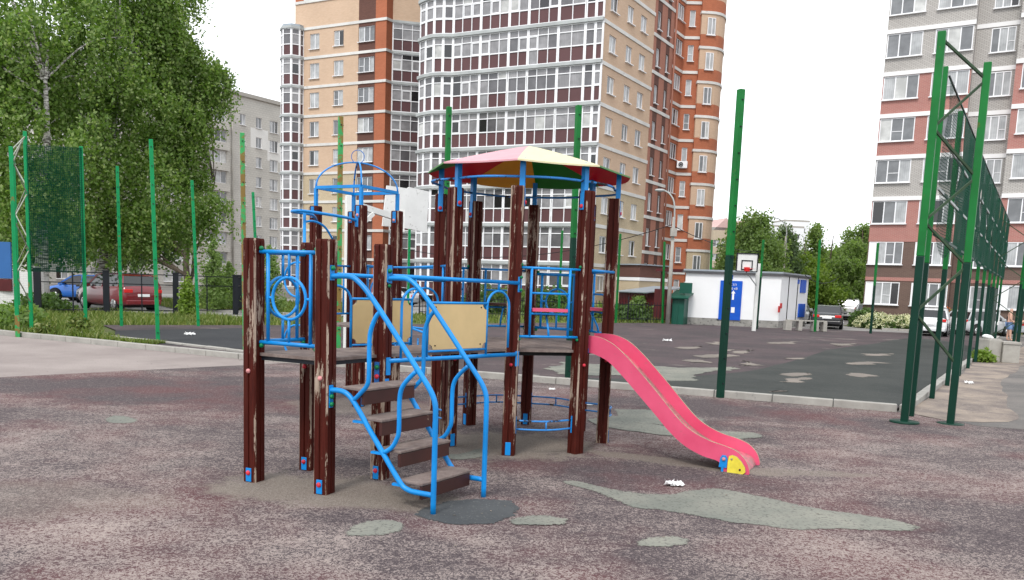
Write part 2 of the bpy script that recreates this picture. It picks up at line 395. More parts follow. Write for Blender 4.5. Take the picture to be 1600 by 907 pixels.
def courtmat():
    a = Mat('court'); v = a.pos(); big = a.noise(v, .4, 7, .65); s_ = a.noise(v, 26, 4, .7)
    c = a.mix(a.ramp(big, [(.38, 0.), (.62, 1.)]), (.052,.043,.046), (.083,.060,.064)); c = a.mix(a.ramp(s_, [(.57, 0.), (.67, .8)]), c, (.15,.122,.118))
    n1 = a.noise(a.pos((.35,1,1)), .55, 7, .72); c = a.mix(a.ramp(n1, [(.60, 0.), (.62, .75)]), c, (.20,.17,.155))
    a.col(c); a.rough(.93, .25); a.bump(s_, .35, .006); M['court'] = a.m
courtmat()
ground('court_edge', (.034,.038,.036), (.050,.053,.050), 26, (.12,.12,.115), .6, .5)
ground('patch_mint', (.155,.162,.142), (.225,.222,.19), 30, (.09,.088,.08), .53, .9)
ground('patch_dark', (.05,.054,.058), (.07,.074,.078), 44, (.2,.2,.19), .6, .9)
ground('patch_beige', (.17,.15,.132), (.23,.20,.175), 30, (.2,.17,.16), .55, .6)
ground('sand', (.28,.23,.19), (.15,.125,.115), 22, (.5,.43,.38), .6, 1.1, .1)
ground('asphalt_old', (.11,.103,.10), (.18,.162,.15), 24, (.38,.34,.31), .6, .45, .1, (.5,1,1))
ground('asphalt', (.030,.031,.035), (.04,.041,.045), 30, (.15,.15,.15), .64, .4)
ground('road', (.20,.195,.19), (.27,.26,.25), 20, (.3,.29,.28), .6, .3)
ground('pale_paving', (.225,.19,.18), (.29,.25,.235), 28, (.2,.16,.155), .55, .5)
ground('soil_grass', (.06,.09,.02), (.14,.12,.065), 9, (.1,.14,.04), .5, .5)
ground('dust', (.30,.275,.235), (.24,.22,.19), 20, (.15,.14,.125), .58, 1.5)
def leafmat(name, a1, a2, a3, trans=.25):
    a = Mat(name); r = a.attr(); big = a.noise(a.pos(), .5, 3)
    c = a.ramp(r, [(0., a1), (.55, a2), (1., a3)])
    c = a.mix(a.ramp(big, [(.35, .35), (.65, 0.)]), c, tuple(x*.75 for x in a1))
    a.col(c); a.rough(.5, .35)
    tr = a.n('BsdfTranslucent'); a.l(a.mix(1., c, (1.2,1.3,.6), 'MULTIPLY'), tr.inputs['Color'])
    ms = a.n('MixShader'); ms.inputs[0].default_value = trans; out = a.nt.nodes['Material Output']
    a.l(a.b.outputs[0], ms.inputs[1]); a.l(tr.outputs[0], ms.inputs[2]); a.l(ms.outputs[0], out.inputs['Surface']); M[name] = a.m
leafmat('leaf_birch', (.095,.17,.03), (.17,.28,.055), (.38,.46,.20), .45)
leafmat('leaf_far', (.13,.20,.06), (.20,.30,.09), (.29,.39,.15), .5)
leafmat('leaf_spruce', (.10,.155,.08), (.15,.22,.11), (.2,.28,.15), .45)
leafmat('leaf_lime', (.14,.22,.03), (.20,.30,.05), (.28,.38,.09), .45)
leafmat('grass', (.08,.13,.02), (.16,.22,.04), (.32,.32,.13), .3)
leafmat('leaf_dark', (.06,.11,.03), (.10,.17,.05), (.15,.24,.08), .4)
leafmat('flower_cream', (.6,.6,.38), (.75,.74,.5), (.85,.85,.68), .25)
leafmat('flower_orange', (.5,.1,.01), (.6,.16,.02), (.65,.25,.05), .2)
def netmat():
    for nm, c, bw, ms, lo, hi in (('net', (.001,.050,.028), .05, .010, .72, .94), ('net_thin', (.001,.035,.02), .05, .005, .15, .5)):
        a = Mat('green_'+nm); a.col(c); a.rough(.8, .05); v = a.coord('UV'); t = a.n('TexBrick'); a.l(v, t.inputs['Vector']); t.offset = 0; t.inputs['Scale'].default_value = 1
        t.inputs['Brick Width'].default_value = bw; t.inputs['Row Height'].default_value = bw; t.inputs['Mortar Size'].default_value = ms; t.inputs['Mortar Smooth'].default_value = 0
        n1 = a.noise(v, 1.2, 4); al = a.math('MAXIMUM', t.outputs['Fac'], a.ramp(n1, [(.35, lo), (.6, hi)])); a.l(al, a.b.inputs['Alpha']); M[nm] = a.m
netmat()

# ================================================================== GROUND
def sheet(name, pts, z, mat, jitter=0., step=.5, kind='structure'):
    P = []
    n = len(pts)
    rs = random.Random(len(name)*7+int(abs(pts[0][0])*100))
    for i in range(n):
        a, b = Vector(pts[i]), Vector(pts[(i+1) % n]); L = (b-a).length
        k = max(1, int(L/step)) if jitter else 1
        nx = Vector((-(b-a).y, (b-a).x)).normalized() if L > 0 else Vector((0,0))
        for q in range(k):
            t = q/k; j = 0 if q == 0 and jitter == 0 else rs.uniform(-jitter, jitter)
            P.append(a.lerp(b, t)+nx*j)
    if jitter:
        for _ in range(1):
            P = [(P[i-1]+P[i]*2+P[(i+1) % len(P)])/4 for i in range(len(P))]
    mb = MB()
    Po = P; ragged = 'repair' in name
    if ragged:
        n_ = len(P); sg = 1 if sum(P[i].x*P[(i+1) % n_].y-P[(i+1) % n_].x*P[i].y for i in range(n_)) > 0 else -1
        wd_ = (.07 if name == 'repair_patch' else .16)
        P = [p+Vector((-(P[(i+1) % n_]-P[i-1]).y, (P[(i+1) % n_]-P[i-1]).x)).normalized()*wd_*sg for i, p in enumerate(P)]
    for t in tessellate_polygon([[Vector((p.x, p.y, 0)) for p in P]]):
        q = [P[i] for i in t]
        ar = (q[1]-q[0]).x*(q[2]-q[0]).y-(q[2]-q[0]).x*(q[1]-q[0]).y
        if ar < 0: q = q[::-1]
        mb.face([(p.x, p.y, z) for p in q])
    ni = len(mb.v)
    if ragged:
        for i in range(len(P)):
            j = (i+1) % len(P); q = [(P[i].x,P[i].y,z), (Po[i].x,Po[i].y,z), (Po[j].x,Po[j].y,z), (P[j].x,P[j].y,z)]
            mb.face(q if sg > 0 else q[::-1], 0, 0.)
    o = mb.build(name, M[mat]); o['kind'] = kind
    if ragged:
        at_ = o.data.attributes.new('rim', 'FLOAT', 'POINT'); v_ = [1.]*ni
        for i in range(len(P)): v_ += ([1.,0.,0.,1.] if sg > 0 else [1.,0.,0.,1.])
        at_.data.foreach_set('value', v_)
    return o
sheet('ground', [(-900,-60),(900,-60),(900,1500),(-900,1500)], -.004, 'asphalt_old')
V2 = lambda p: Vector((p[0], p[1]))
KC = V2((6.72, 13.95)); KA = V2((-6.3, 18.7)); KL = V2((-14.8, 22.95)); KR = V2((17.4, 30.3)); KR2 = V2((25.6, 43.2))
sheet('rubber_ground', [(-30,-4),(30,-4),(30,8.5),(8.6,12.3),(7.4,12.65),(6.9,13.75),tuple(KC-V2((0,.06))),(0.9,16.1),(-5.0,18.2),(-7.46,15.63),(-8.94,14.04),(-14,9.)], .004, 'rubber')
sheet('pale_paving', [(-14,9.),(-8.94,14.04),(-7.46,15.63),(-5.0,18.15),(-6.3,18.6),(-14.8,22.8),(-40,33),(-40,9)], .004, 'pale_paving')
# worn repairs in the rubber paving
def pp(L, z=0.): return [G2(x, y, z) for x, y in L]
sheet('repair_patch', pp([(155,656),(175,650),(205,651),(222,657),(205,663),(170,663)]), .008, 'patch_mint', .035, .07)
sheet('repair_patch', pp([(528,834),(545,822),(575,813),(610,812),(637,820),(628,835),(590,841),(545,842)]), .008, 'patch_mint', .028, .05)
sheet('repair_patch', pp([(635,806),(660,795),(700,782),(750,779),(800,782),(818,794),(806,810),(775,821),(720,824),(670,817)]), .008, 'patch_dark', .022, .05)
sheet('repair_patch', pp([(786,815),(820,806),(862,806),(892,812),(885,823),(840,826),(800,823)]), .012, 'patch_mint', .028, .05)
sheet('repair_patch', pp([(985,849),(1010,839),(1050,836),(1085,843),(1080,853),(1040,859),(1000,858)]), .008, 'patch_mint', .028, .05)
sheet('repair_patch', pp([(872,750),(900,752),(940,761),(990,770),(1035,773),(1090,765),(1130,764),(1200,779),(1290,798),(1400,812),(1452,826),(1430,833),(1330,830),(1230,830),(1140,818),(1050,802),(985,795),(950,782),(920,768),(880,758)]), .008, 'patch_mint', .035, .07)
sheet('repair_patch', pp([(955,640),(1010,640),(1100,655),(1110,668),(1050,668),(960,655)]), .008, 'patch_mint', .06, .12)
sheet('repair_patch', pp([(915,655),(960,650),(1060,672),(1190,678),(1195,686),(1130,690),(1040,682),(930,668)]), .012, 'patch_mint', .06, .12)
sheet('repair_patch', pp([(700,712),(760,700),(765,712),(720,722),(600,700),(620,690)]), .008, 'patch_mint', .06, .12)
# court, its kerb, path and lawns
NR = V2((26.9, 45.3)); FLc = V2((-13.6, 27.3))
cz = .05
court = [(6.72,14.02),(0.9,16.3),(-6.3,18.75),(-9.1,20.6),(-14.,27.6),(-8.,32.),(2.,42.),(9.5,47.8),(22.,46.2),(27.,45.5),(17.4,30.3)]
sheet('sports_court', court, cz, 'court')
sheet('court_border', pp([(862,594),(1000,604),(1402,640),(1440,620),(1500,572),(1528,545),(1470,532),(1420,528),(1350,540),(1290,548),(1200,575),(1100,588),(1020,597),(900,588)], cz), cz+.004, 'court_edge', .15, .8)
sheet('dark_court_corner', pp([(180,517),(384,513),(384,546),(250,538),(180,524)], cz), cz+.004, 'asphalt')
bp = [((845,578),(880,565),(940,570),(1015,572),(1070,575),(1155,574),(1150,580),(1095,583),(1085,596),(1040,596),(960,588),(880,586)),
      ((1075,556),(1140,553),(1165,558),(1100,561)),((1140,549),(1180,547),(1172,553),(1140,553)),((1050,543),(1090,541),(1095,546),(1055,546)),
      ((1210,585),(1240,582),(1278,584),(1240,590)),((1225,592),(1265,590),(1255,598),(1220,598)),((1310,567),(1360,565),(1395,568),(1340,572)),
      ((1310,585),(1345,583),(1375,589),(1330,590)),((1195,535),(1245,534),(1250,538),(1200,538)),((1100,536),(1125,534),(1130,539),(1105,539)),
      ((1220,559),(1258,559),(1250,562),(1225,562)),((1295,537),(1340,537),(1330,541),(1300,541)),((1203,610),(1222,609),(1228,614),(1206,615)),((1120,546),(1160,547),(1150,550),(1125,549)),
      ((1060,563),(1110,563),(1120,568),(1080,568)),((1155,563),(1195,571),(1160,573)),((1345,553),(1400,553),(1390,556),(1350,557)),((820,590),(860,592),(850,586),(822,584))]
for i, L in enumerate(bp): sheet('court_repair', pp(L, cz), cz+.008, 'patch_mint' if i < 1 or i > 16 else 'patch_beige', .22, .16)
def kerb(name, pts, z0=-.02, z1=.13, wd=.16, seg=1.0):
    mb = MB()
    for a, b in zip(pts[:-1], pts[1:]):
        a, b = Vector(a), Vector(b); L = (b-a).length; n = max(1, round(L/seg)); d = (b-a)/n
        ang = math.atan2(d.y, d.x)
        for i in range(n):
            c = a + d*(i+.5); h = random.uniform(-.006, .006)
            mb.box((c.x, c.y, (z0+z1)/2+h), (d.length-.012, wd, z1-z0), ang)
    return struct(mb.build(name, M['kerb'], bevel=.012))
kerb('kerb', [(6.70,13.97),(0.9,16.2),(-6.3,18.68),(-14.6,22.9),(-22,26.6)])
kerb('kerb', [(6.86,14.05),(17.4,30.3),(27,45.4)], z1=.11)
kerb('kerb', [(-6.35,19.6),(-9.3,21.6),(-14.,24.4)], z1=.10)
sheet('path', [(7.0,14.05),(7.4,12.75),(8.6,12.35),(30,8.6),(60,14),(60,46),(27.3,45.3),(17.6,30.2)], 0., 'asphalt_old')
sheet('sand_strip', [(6.95,14.1),(7.0,13.0),(8.4,13.1),(9.6,15.6),(12.5,20.6),(18.5,29.),(17.5,30.1)], .004, 'sand', .12, .5)
sheet('sand_strip', [(17.6,30.2),(16.4,26.4),(19.,24.5),(30,30),(34,38),(24,38)], .008, 'sand', .2, .8)
sheet('road', [(27,45.6),(22,46.4),(16,47.4),(17,60),(20,140),(26,140),(26,56),(60,52),(60,46)], .004, 'road')
sheet('lawn', [(23.0,50.6),(27,48.5),(60,48.2),(60,56),(22,56)], .03, 'soil_grass')
kerb('kerb', [(22.8,50.5),(27,48.3),(45,47.6)], z1=.12)
sheet('lawn', [(-45,36.2),(-40,24.),(-22,26.75),(-14.7,23.05),(-9.2,20.9),(-9.2,21.8),(-14,27.7),(-8.,32.1),(-10.5,35.4),(-16.9,35.3)], .012, 'soil_grass')
sheet('parking_road', [(-50,38),(-16.9,36.2),(-11,36.2),(-6,46),(-4,70),(-60,70)], .004, 'road')
kerb('kerb', [(-45,37.6),(-17.1,36.0),(-11.,35.9)], z1=.13)
kerb('kerb', [(-17,41.),(-10.5,40.5)], z1=.13)
sheet('lawn', [(-17,41.1),(-10.5,40.6),(-7,50),(-13,60),(-24,52)], .03, 'soil_grass')
sheet('lawn', [(-8.,32.2),(2.,42.1),(9.3,47.9),(8.,50),(-2,52),(-9,44)], .004, 'soil_grass')

# ================================================================== BUILDINGS
def gridwall(mb, C, ang, L, z0, z1, ops, matfn, sb=(), zb=(), depth=.14, flip=False, rev=0):
    """wall from point C along ang with real openings; outward normal to the right of ang unless flip"""
    d = Vector((math.cos(ang), math.sin(ang), 0)); n = Vector((d.y, -d.x, 0))
    if flip: n = -n
    C = Vector((C[0], C[1], 0))
    S = sorted({0., L} | {round(x, 4) for o in ops for x in o[:2]} | {x for x in sb if 0 < x < L})
    Z = sorted({z0, z1} | {round(x, 4) for o in ops for x in o[2:4]} | {x for x in zb if z0 < x < z1})
    def P(s, z, dd=0.): return C + d*s + Vector((0,0,z)) - n*dd
    for i in range(len(S)-1):
        sm = (S[i]+S[i+1])/2
        for j in range(len(Z)-1):
            zm = (Z[j]+Z[j+1])/2
            if any(o[0] < sm < o[1] and o[2] < zm < o[3] for o in ops): continue
            q = [P(S[i],Z[j]), P(S[i+1],Z[j]), P(S[i+1],Z[j+1]), P(S[i],Z[j+1])]
            mb.face(q if not flip else q[::-1], matfn(sm, zm))
    for o in ops:
        a, b, c, e = [round(x, 4) for x in o[:4]]
        mi = matfn((a+b)/2, c-.05)
        for q in ([P(a,c),P(b,c),P(b,c,depth),P(a,c,depth)], [P(a,e),P(a,e,depth),P(b,e,depth),P(b,e)],
                  [P(a,c),P(a,c,depth),P(a,e,depth),P(a,e)], [P(b,c),P(b,e),P(b,e,depth),P(b,c,depth)]):
            mb.face(q if not flip else q[::-1], mi)
    return d, n
def window(par, C, ang, op, div=(.5,), trans=None, depth=.12, flip=False, style=None, openpane=False, frame='window_white', gl='glass', sill=True, shut=None):
    d = Vector((math.cos(ang), math.sin(ang), 0)); n = Vector((d.y, -d.x, 0))
    if flip: n = -n
    C = Vector((C[0], C[1], 0)); a, b, c, e = op; W, Hh = b-a, e-c
    base = C - n*(depth-.01)
    def B(mb, s0, s1, zz0, zz1, th=.07, mi=0, off=0.):
        ctr = base + d*((s0+s1)/2) + Vector((0,0,(zz0+zz1)/2)) + n*off
        mb.box(ctr, (s1-s0, th, zz1-zz0), math.atan2(d.y, d.x), mi)
    fr = MB(); t = .055
    B(fr, a+.003, b-.003, c+.003, c+t); B(fr, a+.003, b-.003, e-t, e-.003); B(fr, a+.003, a+t, c+t, e-t); B(fr, b-t, b-.003, c+t, e-t)
    for q in div: B(fr, a+W*q-.032, a+W*q+.032, c+t, e-t, .066)
    edges = [0]+list(div)+[1]
    if trans:
        for k in trans:
            B(fr, a+W*edges[k]+t, a+W*edges[k+1]-t*.7, c+Hh*.42-.018, c+Hh*.42+.018, .06)
    fo = fr.build('window', M[frame], par)
    LOC[fo.name] = world_loc(par)
    g = MB()
    for k in range(len(edges)-1):
        x0, x1 = a+W*edges[k]+.03, a+W*edges[k+1]-.03
        if shut is not None and k == shut: continue
        p = [base+d*x0+Vector((0,0,c+.03)), base+d*x1+Vector((0,0,c+.03)), base+d*x1+Vector((0,0,e-.03)), base+d*x0+Vector((0,0,e-.03))]
        g.face(p if not flip else p[::-1])
    go = g.build('pane', M[gl], fo)
    if shut is not None:
        g = MB(); B(g, a+W*edges[shut]+.03, a+W*edges[shut+1]-.03, c+.04, e-.04, .03); g.build('blank_panel', M['window_white'], fo)
    if sill:
        s_ = MB(); ctr = C + d*((a+b)/2) + n*.02 + Vector((0,0,c-.03)); s_.box(ctr, (W+.12, .26, .05), math.atan2(d.y, d.x))
        s_.build('sill', M['window_white'], fo)
    return fo
class BB:
    def __init__(s): s.L = []
    def build(s, name, mat, par): return [m_.build(name, mat, par) for m_ in s.L]
def band(mb, pts, z, h=.2, out=.08, mi=0):
    """projecting string course along a polyline, mitred"""
    if isinstance(mb, BB): mb.L.append(MB()); mb = mb.L[-1]
    n = len(pts); P = [Vector((p[0], p[1])) for p in pts]; N = []
    for i in range(n):
        ns = []
        if i > 0: e = (P[i]-P[i-1]).normalized(); ns.append(Vector((e.y, -e.x)))
        if i < n-1: e = (P[i+1]-P[i]).normalized(); ns.append(Vector((e.y, -e.x)))
        q = sum(ns, Vector((0,0))).normalized(); N.append(q/max(.4, q.dot(ns[0])))
    for i in range(n-1):
        a0, b0, a1, b1 = P[i]-N[i]*.05, P[i+1]-N[i+1]*.05, P[i]+N[i]*out, P[i+1]+N[i+1]*out
        V = [(a0.x,a0.y,z),(b0.x,b0.y,z),(b1.x,b1.y,z),(a1.x,a1.y,z),(a0.x,a0.y,z+h),(b0.x,b0.y,z+h),(b1.x,b1.y,z+h),(a1.x,a1.y,z+h)]
        Fs = [(0,1,2,3),(7,6,5,4),(3,2,6,7),(0,4,5,1)]
        if i == 0: Fs.append((0,3,7,4))
        if i == n-2: Fs.append((1,5,6,2))
        mb.mesh(V, [f[::-1] for f in Fs], mi)
def glazing(par, pts, counts, z0, z1, name='balcony_glazing', widths=None, mats=('window_white','panel_burgundy','glass_loggia','cornice_gray'), band_h=.22, rs=None, bandout=.2):
    """full-height loggia glazing of one storey along a polyline: burgundy apron, main lights, transom lights"""
    rs = rs or random
    mb = MB(); gz0 = z0; gz1 = z1-band_h; hh = gz1-gz0
    zb, zt = gz0+hh*.42, gz0+hh*.80
    band(mb, pts, z1-band_h+.003, band_h-.006, bandout, 3)
    for (a, b), n in zip(zip(pts[:-1], pts[1:]), counts):
        a, b = Vector((a[0], a[1], 0)), Vector((b[0], b[1], 0)); d = b-a; L = d.length; d.normalize(); ang = math.atan2(d.y, d.x)
        no = Vector((d.y, -d.x, 0))
        for q in range(n+1):
            s_ = L*q/n; wd = .115 if q in (0, n) else .052
            if q == 0: s_ += wd/2-.02
            if q == n: s_ -= wd/2-.02
            c = a+d*s_; mb.box((c.x, c.y, (gz0+gz1)/2), (wd, .1, hh), ang, 0)
        for z, t in ((gz0+.04, .08), (zb, .075), (zt, .06), (gz1-.03, .065)):
            c = a+d*L/2+no*.004; mb.box((c.x, c.y, z), (L-.02, .085, t), ang, 0)
        for q in range(n):
            s0, s1 = L*q/n+.02, L*(q+1)/n-.02
            p0, p1 = a+d*s0-no*.01, a+d*s1-no*.01
            v = rs.random()
            apr = 2 if v < .035 else 1
            for k, (u0, u1) in enumerate(((gz0, zb), (zb, zt), (zt, gz1))):
                mi = apr if k == 0 else 2
                rr = rs.random()*(.5 if k == 2 else 1)
                mb.face([(p0.x,p0.y,u0),(p1.x,p1.y,u0),(p1.x,p1.y,u1),(p0.x,p0.y,u1)], mi, rr)
            if rs.random() < .3:     # opening casement in the main light: an extra inner frame
                for (x0, x1, u0, u1) in ((s0+.03, s0+.09, zb+.05, zt-.04), (s1-.09, s1-.03, zb+.05, zt-.04), (s0+.09, s1-.09, zb+.05, zb+.11), (s0+.09, s1-.09, zt-.10, zt-.04)):
                    c = a+d*((x0+x1)/2)+no*.012; mb.box((c.x, c.y, (u0+u1)/2), (x1-x0, .05, u1-u0), ang, 0)
    return mb.build(name, [M[x] for x in mats], par)
R_ = math.radians
# ---------------------------------------------------------------- the brick tower
angA, angB = R_(154), R_(57.5)
C0 = atY(930, 265, 56.); 
tw = thing('apartment_tower', (C0.x, C0.y, 0), 'tall beige and orange brick tower with white glazed loggias behind the climbing frame', 'building')
ck = [3.47+2.67*k for k in range(0, 13)]
TOPZ = 35.2
E1 = onwall(1010, 265, C0, angB); E2 = onwall(1041, 267, C0, angB); E3 = onwall(1056.3, 265, C0, angB)
E4 = onwall(1080.3, 266, E3, R_(-2))
fA = onwall(703, 265, C0, angA)               # inner corner of the main front
PL0 = atY(600, 200, 76.)                       # orange corner of the left block
q474 = onwall(474, 265, PL0, angA); q461 = onwall(461, 100, PL0, angA); q558 = onwall(557.5, 265, PL0, angA); q583 = onwall(583.3, 265, PL0, angA); q600 = onwall(600, 265, PL0, angA)
q609 = onwall(609.5, 265, q600, angB)
q655 = onwall(700, 265, q609, R_(12))
d2 = lambda a, b: math.hypot(a.x-b.x, a.y-b.y)
MT = ['brick_beige','brick_sand','brick_orange','brick_brown','brick_rose','cornice']
def tone(z): return 1 if z < ck[2] else 0
W_ = MB(); CO = BB(); wins = []
# side B beige wall, three windows a storey
LB1 = d2(C0, E1); ops = []
sx = []
for (xa, xb, yt, yb) in ((946.2,957.4,182,210.5),(972.2,981.8,193,221),(992.6,1002.2,202,230)):
    p, q = onwall(xa, yt, C0, angB), onwall(xb, yt+1.5, C0, angB); pb = onwall((xa+xb)/2-1, yb, C0, angB)
    sx.append((d2(p, C0), d2(q, C0), p.z, pb.z))
zt_, zb_ = sum(s[2] for s in sx)/3-ck[4], sum(s[3] for s in sx)/3-ck[4]
for k in range(0, 9):
    for s in sx: ops.append((s[0], s[1], ck[k]+zb_, ck[k]+zt_))
# wall goes away from camera; outward is to the right of the direction
gridwall(W_, C0, angB, LB1, 0, TOPZ, ops, lambda s, z: tone(z), zb=[ck[2], 1.0])
for i, o in enumerate(ops): wins.append((C0, angB, o, (.5,), None))
# brown striped stair section
LB2 = d2(E1, E2); ops = []
s2 = []
for (xa, xb, yt, yb) in ((1019.6,1024.2,189,208.5),(1034.6,1038,194,214)):
    p, q = onwall(xa, yt, C0, angB), onwall(xb, yt, C0, angB); pb = onwall(xa, yb, C0, angB)
    s2.append((d2(p, E1), d2(q, E1), p.z, pb.z))
zc2 = 1.33-2.67
ck2 = [c+zc2 for c in ck]
zt2 = s2[0][2]; zb2 = s2[0][3]; kk = min(range(13), key=lambda i: abs(ck2[i]-zt2-.8))
for k in range(0, 10):
    for s in s2:
        z1_ = zt2+(k-kk)*2.67; ops.append((s[0], s[1]+.05, z1_-1.35, z1_))
ops = [o for o in ops if o[2] > .3]
gridwall(W_, E1, angB, LB2, 0, TOPZ, ops, lambda s, z: 3 if any(a-.12 < s < b+.17 for a, b, _, _ in s2) else 4, sb=[x for a, b, _, _ in s2 for x in (a-.12, b+.17)])
for o in ops: wins.append((E1, angB, o, (), None))
# red bay: side-facing window wall, front-facing narrow wall
LB3 = d2(E2, E3); p, q = onwall(1050.2, 166, E2, angB), onwall(1061.8, 171, E2, angB)
pb = onwall(1055, 196, E2, angB); a3, b3 = max(.3, d2(p, E2)), min(LB3-.15, d2(q, E2)); zt3, zb3 = (p.z+q.z)/2, pb.z
pc = onwall(1063, 167, E3, R_(-2)); zc3 = pc.z
ops = [(a3, b3, zb3+2.67*j, zt3+2.67*j-.1) for j in range(-5, 5)]; ops = [o for o in ops if o[2] > .5]
gridwall(W_, E2, angB, LB3, 0, TOPZ, ops, lambda s, z: 2)
for o in ops: wins.append((E2, angB, o, (.33,.66), None))
LB4 = d2(E3, E4); aF = R_(-2); p, q = onwall(1068.7,178,E3,aF), onwall(1077.6,178.5,E3,aF); pb = onwall(1072,203,E3,aF)
a4, b4 = d2(p, E3), d2(q, E3)
ops = [(a4, b4, pb.z+2.67*j, p.z+2.67*j) for j in range(-5, 5)]; ops = [o for o in ops if o[2] > .5]
gridwall(W_, E3, aF, LB4, 0, TOPZ, ops, lambda s, z: 2)
for i, o in enumerate(ops): wins.append((E3, aF, o, (), [0] if i % 2 else None))
# rounded red end
cs = E4 + Vector((.0, -.35, 0)); arc = [(E4.x, E4.y), (cs.x, cs.y)]
pcx = onwall(1100, 190, cs, R_(3)); 
hd = [3, 3, 12, 24, 38, 52, 66, 80]; p = Vector((cs.x, cs.y)); 
E5 = onwall(1119, 265, cs, R_(10)); tot = d2(cs, E5)*1.02; segs = [.22, .22, .22, .2, .2, .2, .4, .6]
for h_, sg in zip(hd, segs):
    p = p + Vector((math.cos(R_(h_)), math.sin(R_(h_))))*sg*tot*.83; arc.append((p.x, p.y))
pcy = onwall(1095, 182, cs, R_(3)).z   # string-course height of the round end
def roundmat(z):
    k = (z-pcy) % 2.67
    return 2 if .1 < k < 1.0 else (1 if z < 6 else 0)
zs = [pcy+2.67*j for j in range(-5, 10)]
for i, (a, b) in enumerate(zip(arc[:-1], arc[1:])):
    a, b = Vector((*a, 0)), Vector((*b, 0)); L = (b-a).length; ang = math.atan2((b-a).y, (b-a).x)
    zz = sorted(set([z for z in zs if 0 < z < TOPZ]+[z+1.0 for z in zs if 0 < z+1. < TOPZ]))
    if i == 2:
        gridwall(W_, a, ang, L, 0, TOPZ, [], lambda s, z: roundmat(z), zb=zz)
    else:
        gridwall(W_, a, ang, L, 0, TOPZ, [], lambda s, z: roundmat(z), zb=zz)
    band_pts = arc
for z in zs:
    if 0 < z < TOPZ: band(CO, arc, z-.12, .2, .07)
ra, rb = Vector((*arc[2], 0)), Vector((*arc[4], 0))
rang = math.atan2((rb-ra).y, (rb-ra).x); rl = (rb-ra).length
for z in zs[:9]:
    if z-2.2 > 0: wins.append((ra+Vector((rb-ra).normalized().yx.to_3d()*0), rang, (rl*.12, rl*.98, z-1.72, z-.42), (.55,), 'round'))
# left block
LA = d2(q461, q600)
s474, s558, s583 = d2(q461, q474), d2(q461, q558), d2(q461, q583)
angA2 = math.atan2(q600.y-q461.y, q600.x-q461.x)
wl = []
for (xa, xb, yt, yb) in ((483.5,498,191,214),(520.5,535.5,188,211),(558.5,583,184.5,206)):
    p, q = onwall(xa, yt, q461, angA2), onwall(xb, yt-1, q461, angA2); pb = onwall((xa+xb)/2, yb+ (0 if xa < 550 else 1), q461, angA2)
    wl.append((d2(p, q461), d2(q, q461), p.z, pb.z))
# string-course above that row
zrow = onwall(538, 178.5, q461, angA2).z; kr = min(range(13), key=lambda i: abs(ck[i]-zrow)); dz = zrow-ck[kr]
ckL = [c+dz for c in ck]
ops = []; opk = []
for k in range(0, 9):
    for i, s in enumerate(wl):
        o = (s[0], s[1], s[3]-zrow+ckL[k], s[2]-zrow+ckL[k]); ops.append(o); opk.append(i)
def mL(s, z):
    if s > s583: return 2
    if s > s558: return 3
    if z > ckL[8]+2.3: return 2
    return 1 if z < ckL[3] else 0
gridwall(W_, q461, angA2, LA, 0, TOPZ, ops, mL, sb=[s558, s583], zb=[ckL[3], ckL[8]+2.3])
for o, i in zip(ops, opk): wins.append((q461, angA2, o, (.35,.68) if i == 2 else (.5,), [0] if random.random() < .25 else None))
gridwall(W_, q600, angB, d2(q600, q609), 0, TOPZ, [], lambda s, z: 2)
aR = math.atan2(q655.y-q609.y, q655.x-q609.x)
gridwall(W_, q609, aR, d2(q609, q655), ckL[8], TOPZ, [], lambda s, z: 0)
for k in range(0, 13):
    z = ckL[k]
    band(CO, [(q474.x, q474.y), (q600.x, q600.y), (q609.x, q609.y)], z-.12, .24, .08)
band(CO, [(q461.x, q461.y), (q600.x, q600.y), (q609.x, q609.y), (q655.x, q655.y)], ckL[8]+2.3, .24, .09)
# string-courses, right side
for k in range(0, 13):
    band(CO, [(C0.x, C0.y), (E1.x, E1.y)], ck[k]-.12, .24, .07)
    z = ck2[k]
    if z > 1: band(CO, [(E1.x, E1.y), (E2.x-.05, E2.y-.07)], z-.12, .24, .06)
for j in range(-6, 6):
    z = zc3+2.67*j
    if z > 1: band(CO, [(E2.x, E2.y), (E3.x, E3.y), (E4.x, E4.y)], z-.1, .22, .07)
# hidden rear walls close the volume
back = [(arc[-1][0], arc[-1][1]), (arc[-1][0]+2, arc[-1][1]+16), (q461.x+6, q461.y+22), (q461.x, q461.y)]
for a, b in zip(back[:-1], back[1:]):
    a, b = Vector((*a, 0)), Vector((*b, 0)); gridwall(W_, a, math.atan2((b-a).y, (b-a).x), (b-a).length, 0, TOPZ, [], lambda s, z: 0)
W_.build('wall', [M[x] for x in MT], tw)
CO.build('string_course', M['cornice'], tw)
for i, (C, a, o, dv, tr) in enumerate(wins):
    if o[2] > 26.5: continue
    if tr == 'round': window(tw, C, a, o, dv, None, depth=-.10, sill=True)
    else: window(tw, C, a, o, dv, tr)
# roof
rf = MB(); poly = [(C0.x,C0.y),(E1.x,E1.y),(E2.x,E2.y),(E3.x,E3.y),(E4.x,E4.y)]+arc[1:]+back[1:3]+[(q461.x,q461.y),(q600.x,q600.y),(q609.x,q609.y),(q655.x,q655.y),(fA.x,fA.y)]
rf.prism(poly, TOPZ, TOPZ+.3); rf.build('roof', M['roof_dark'], tw)
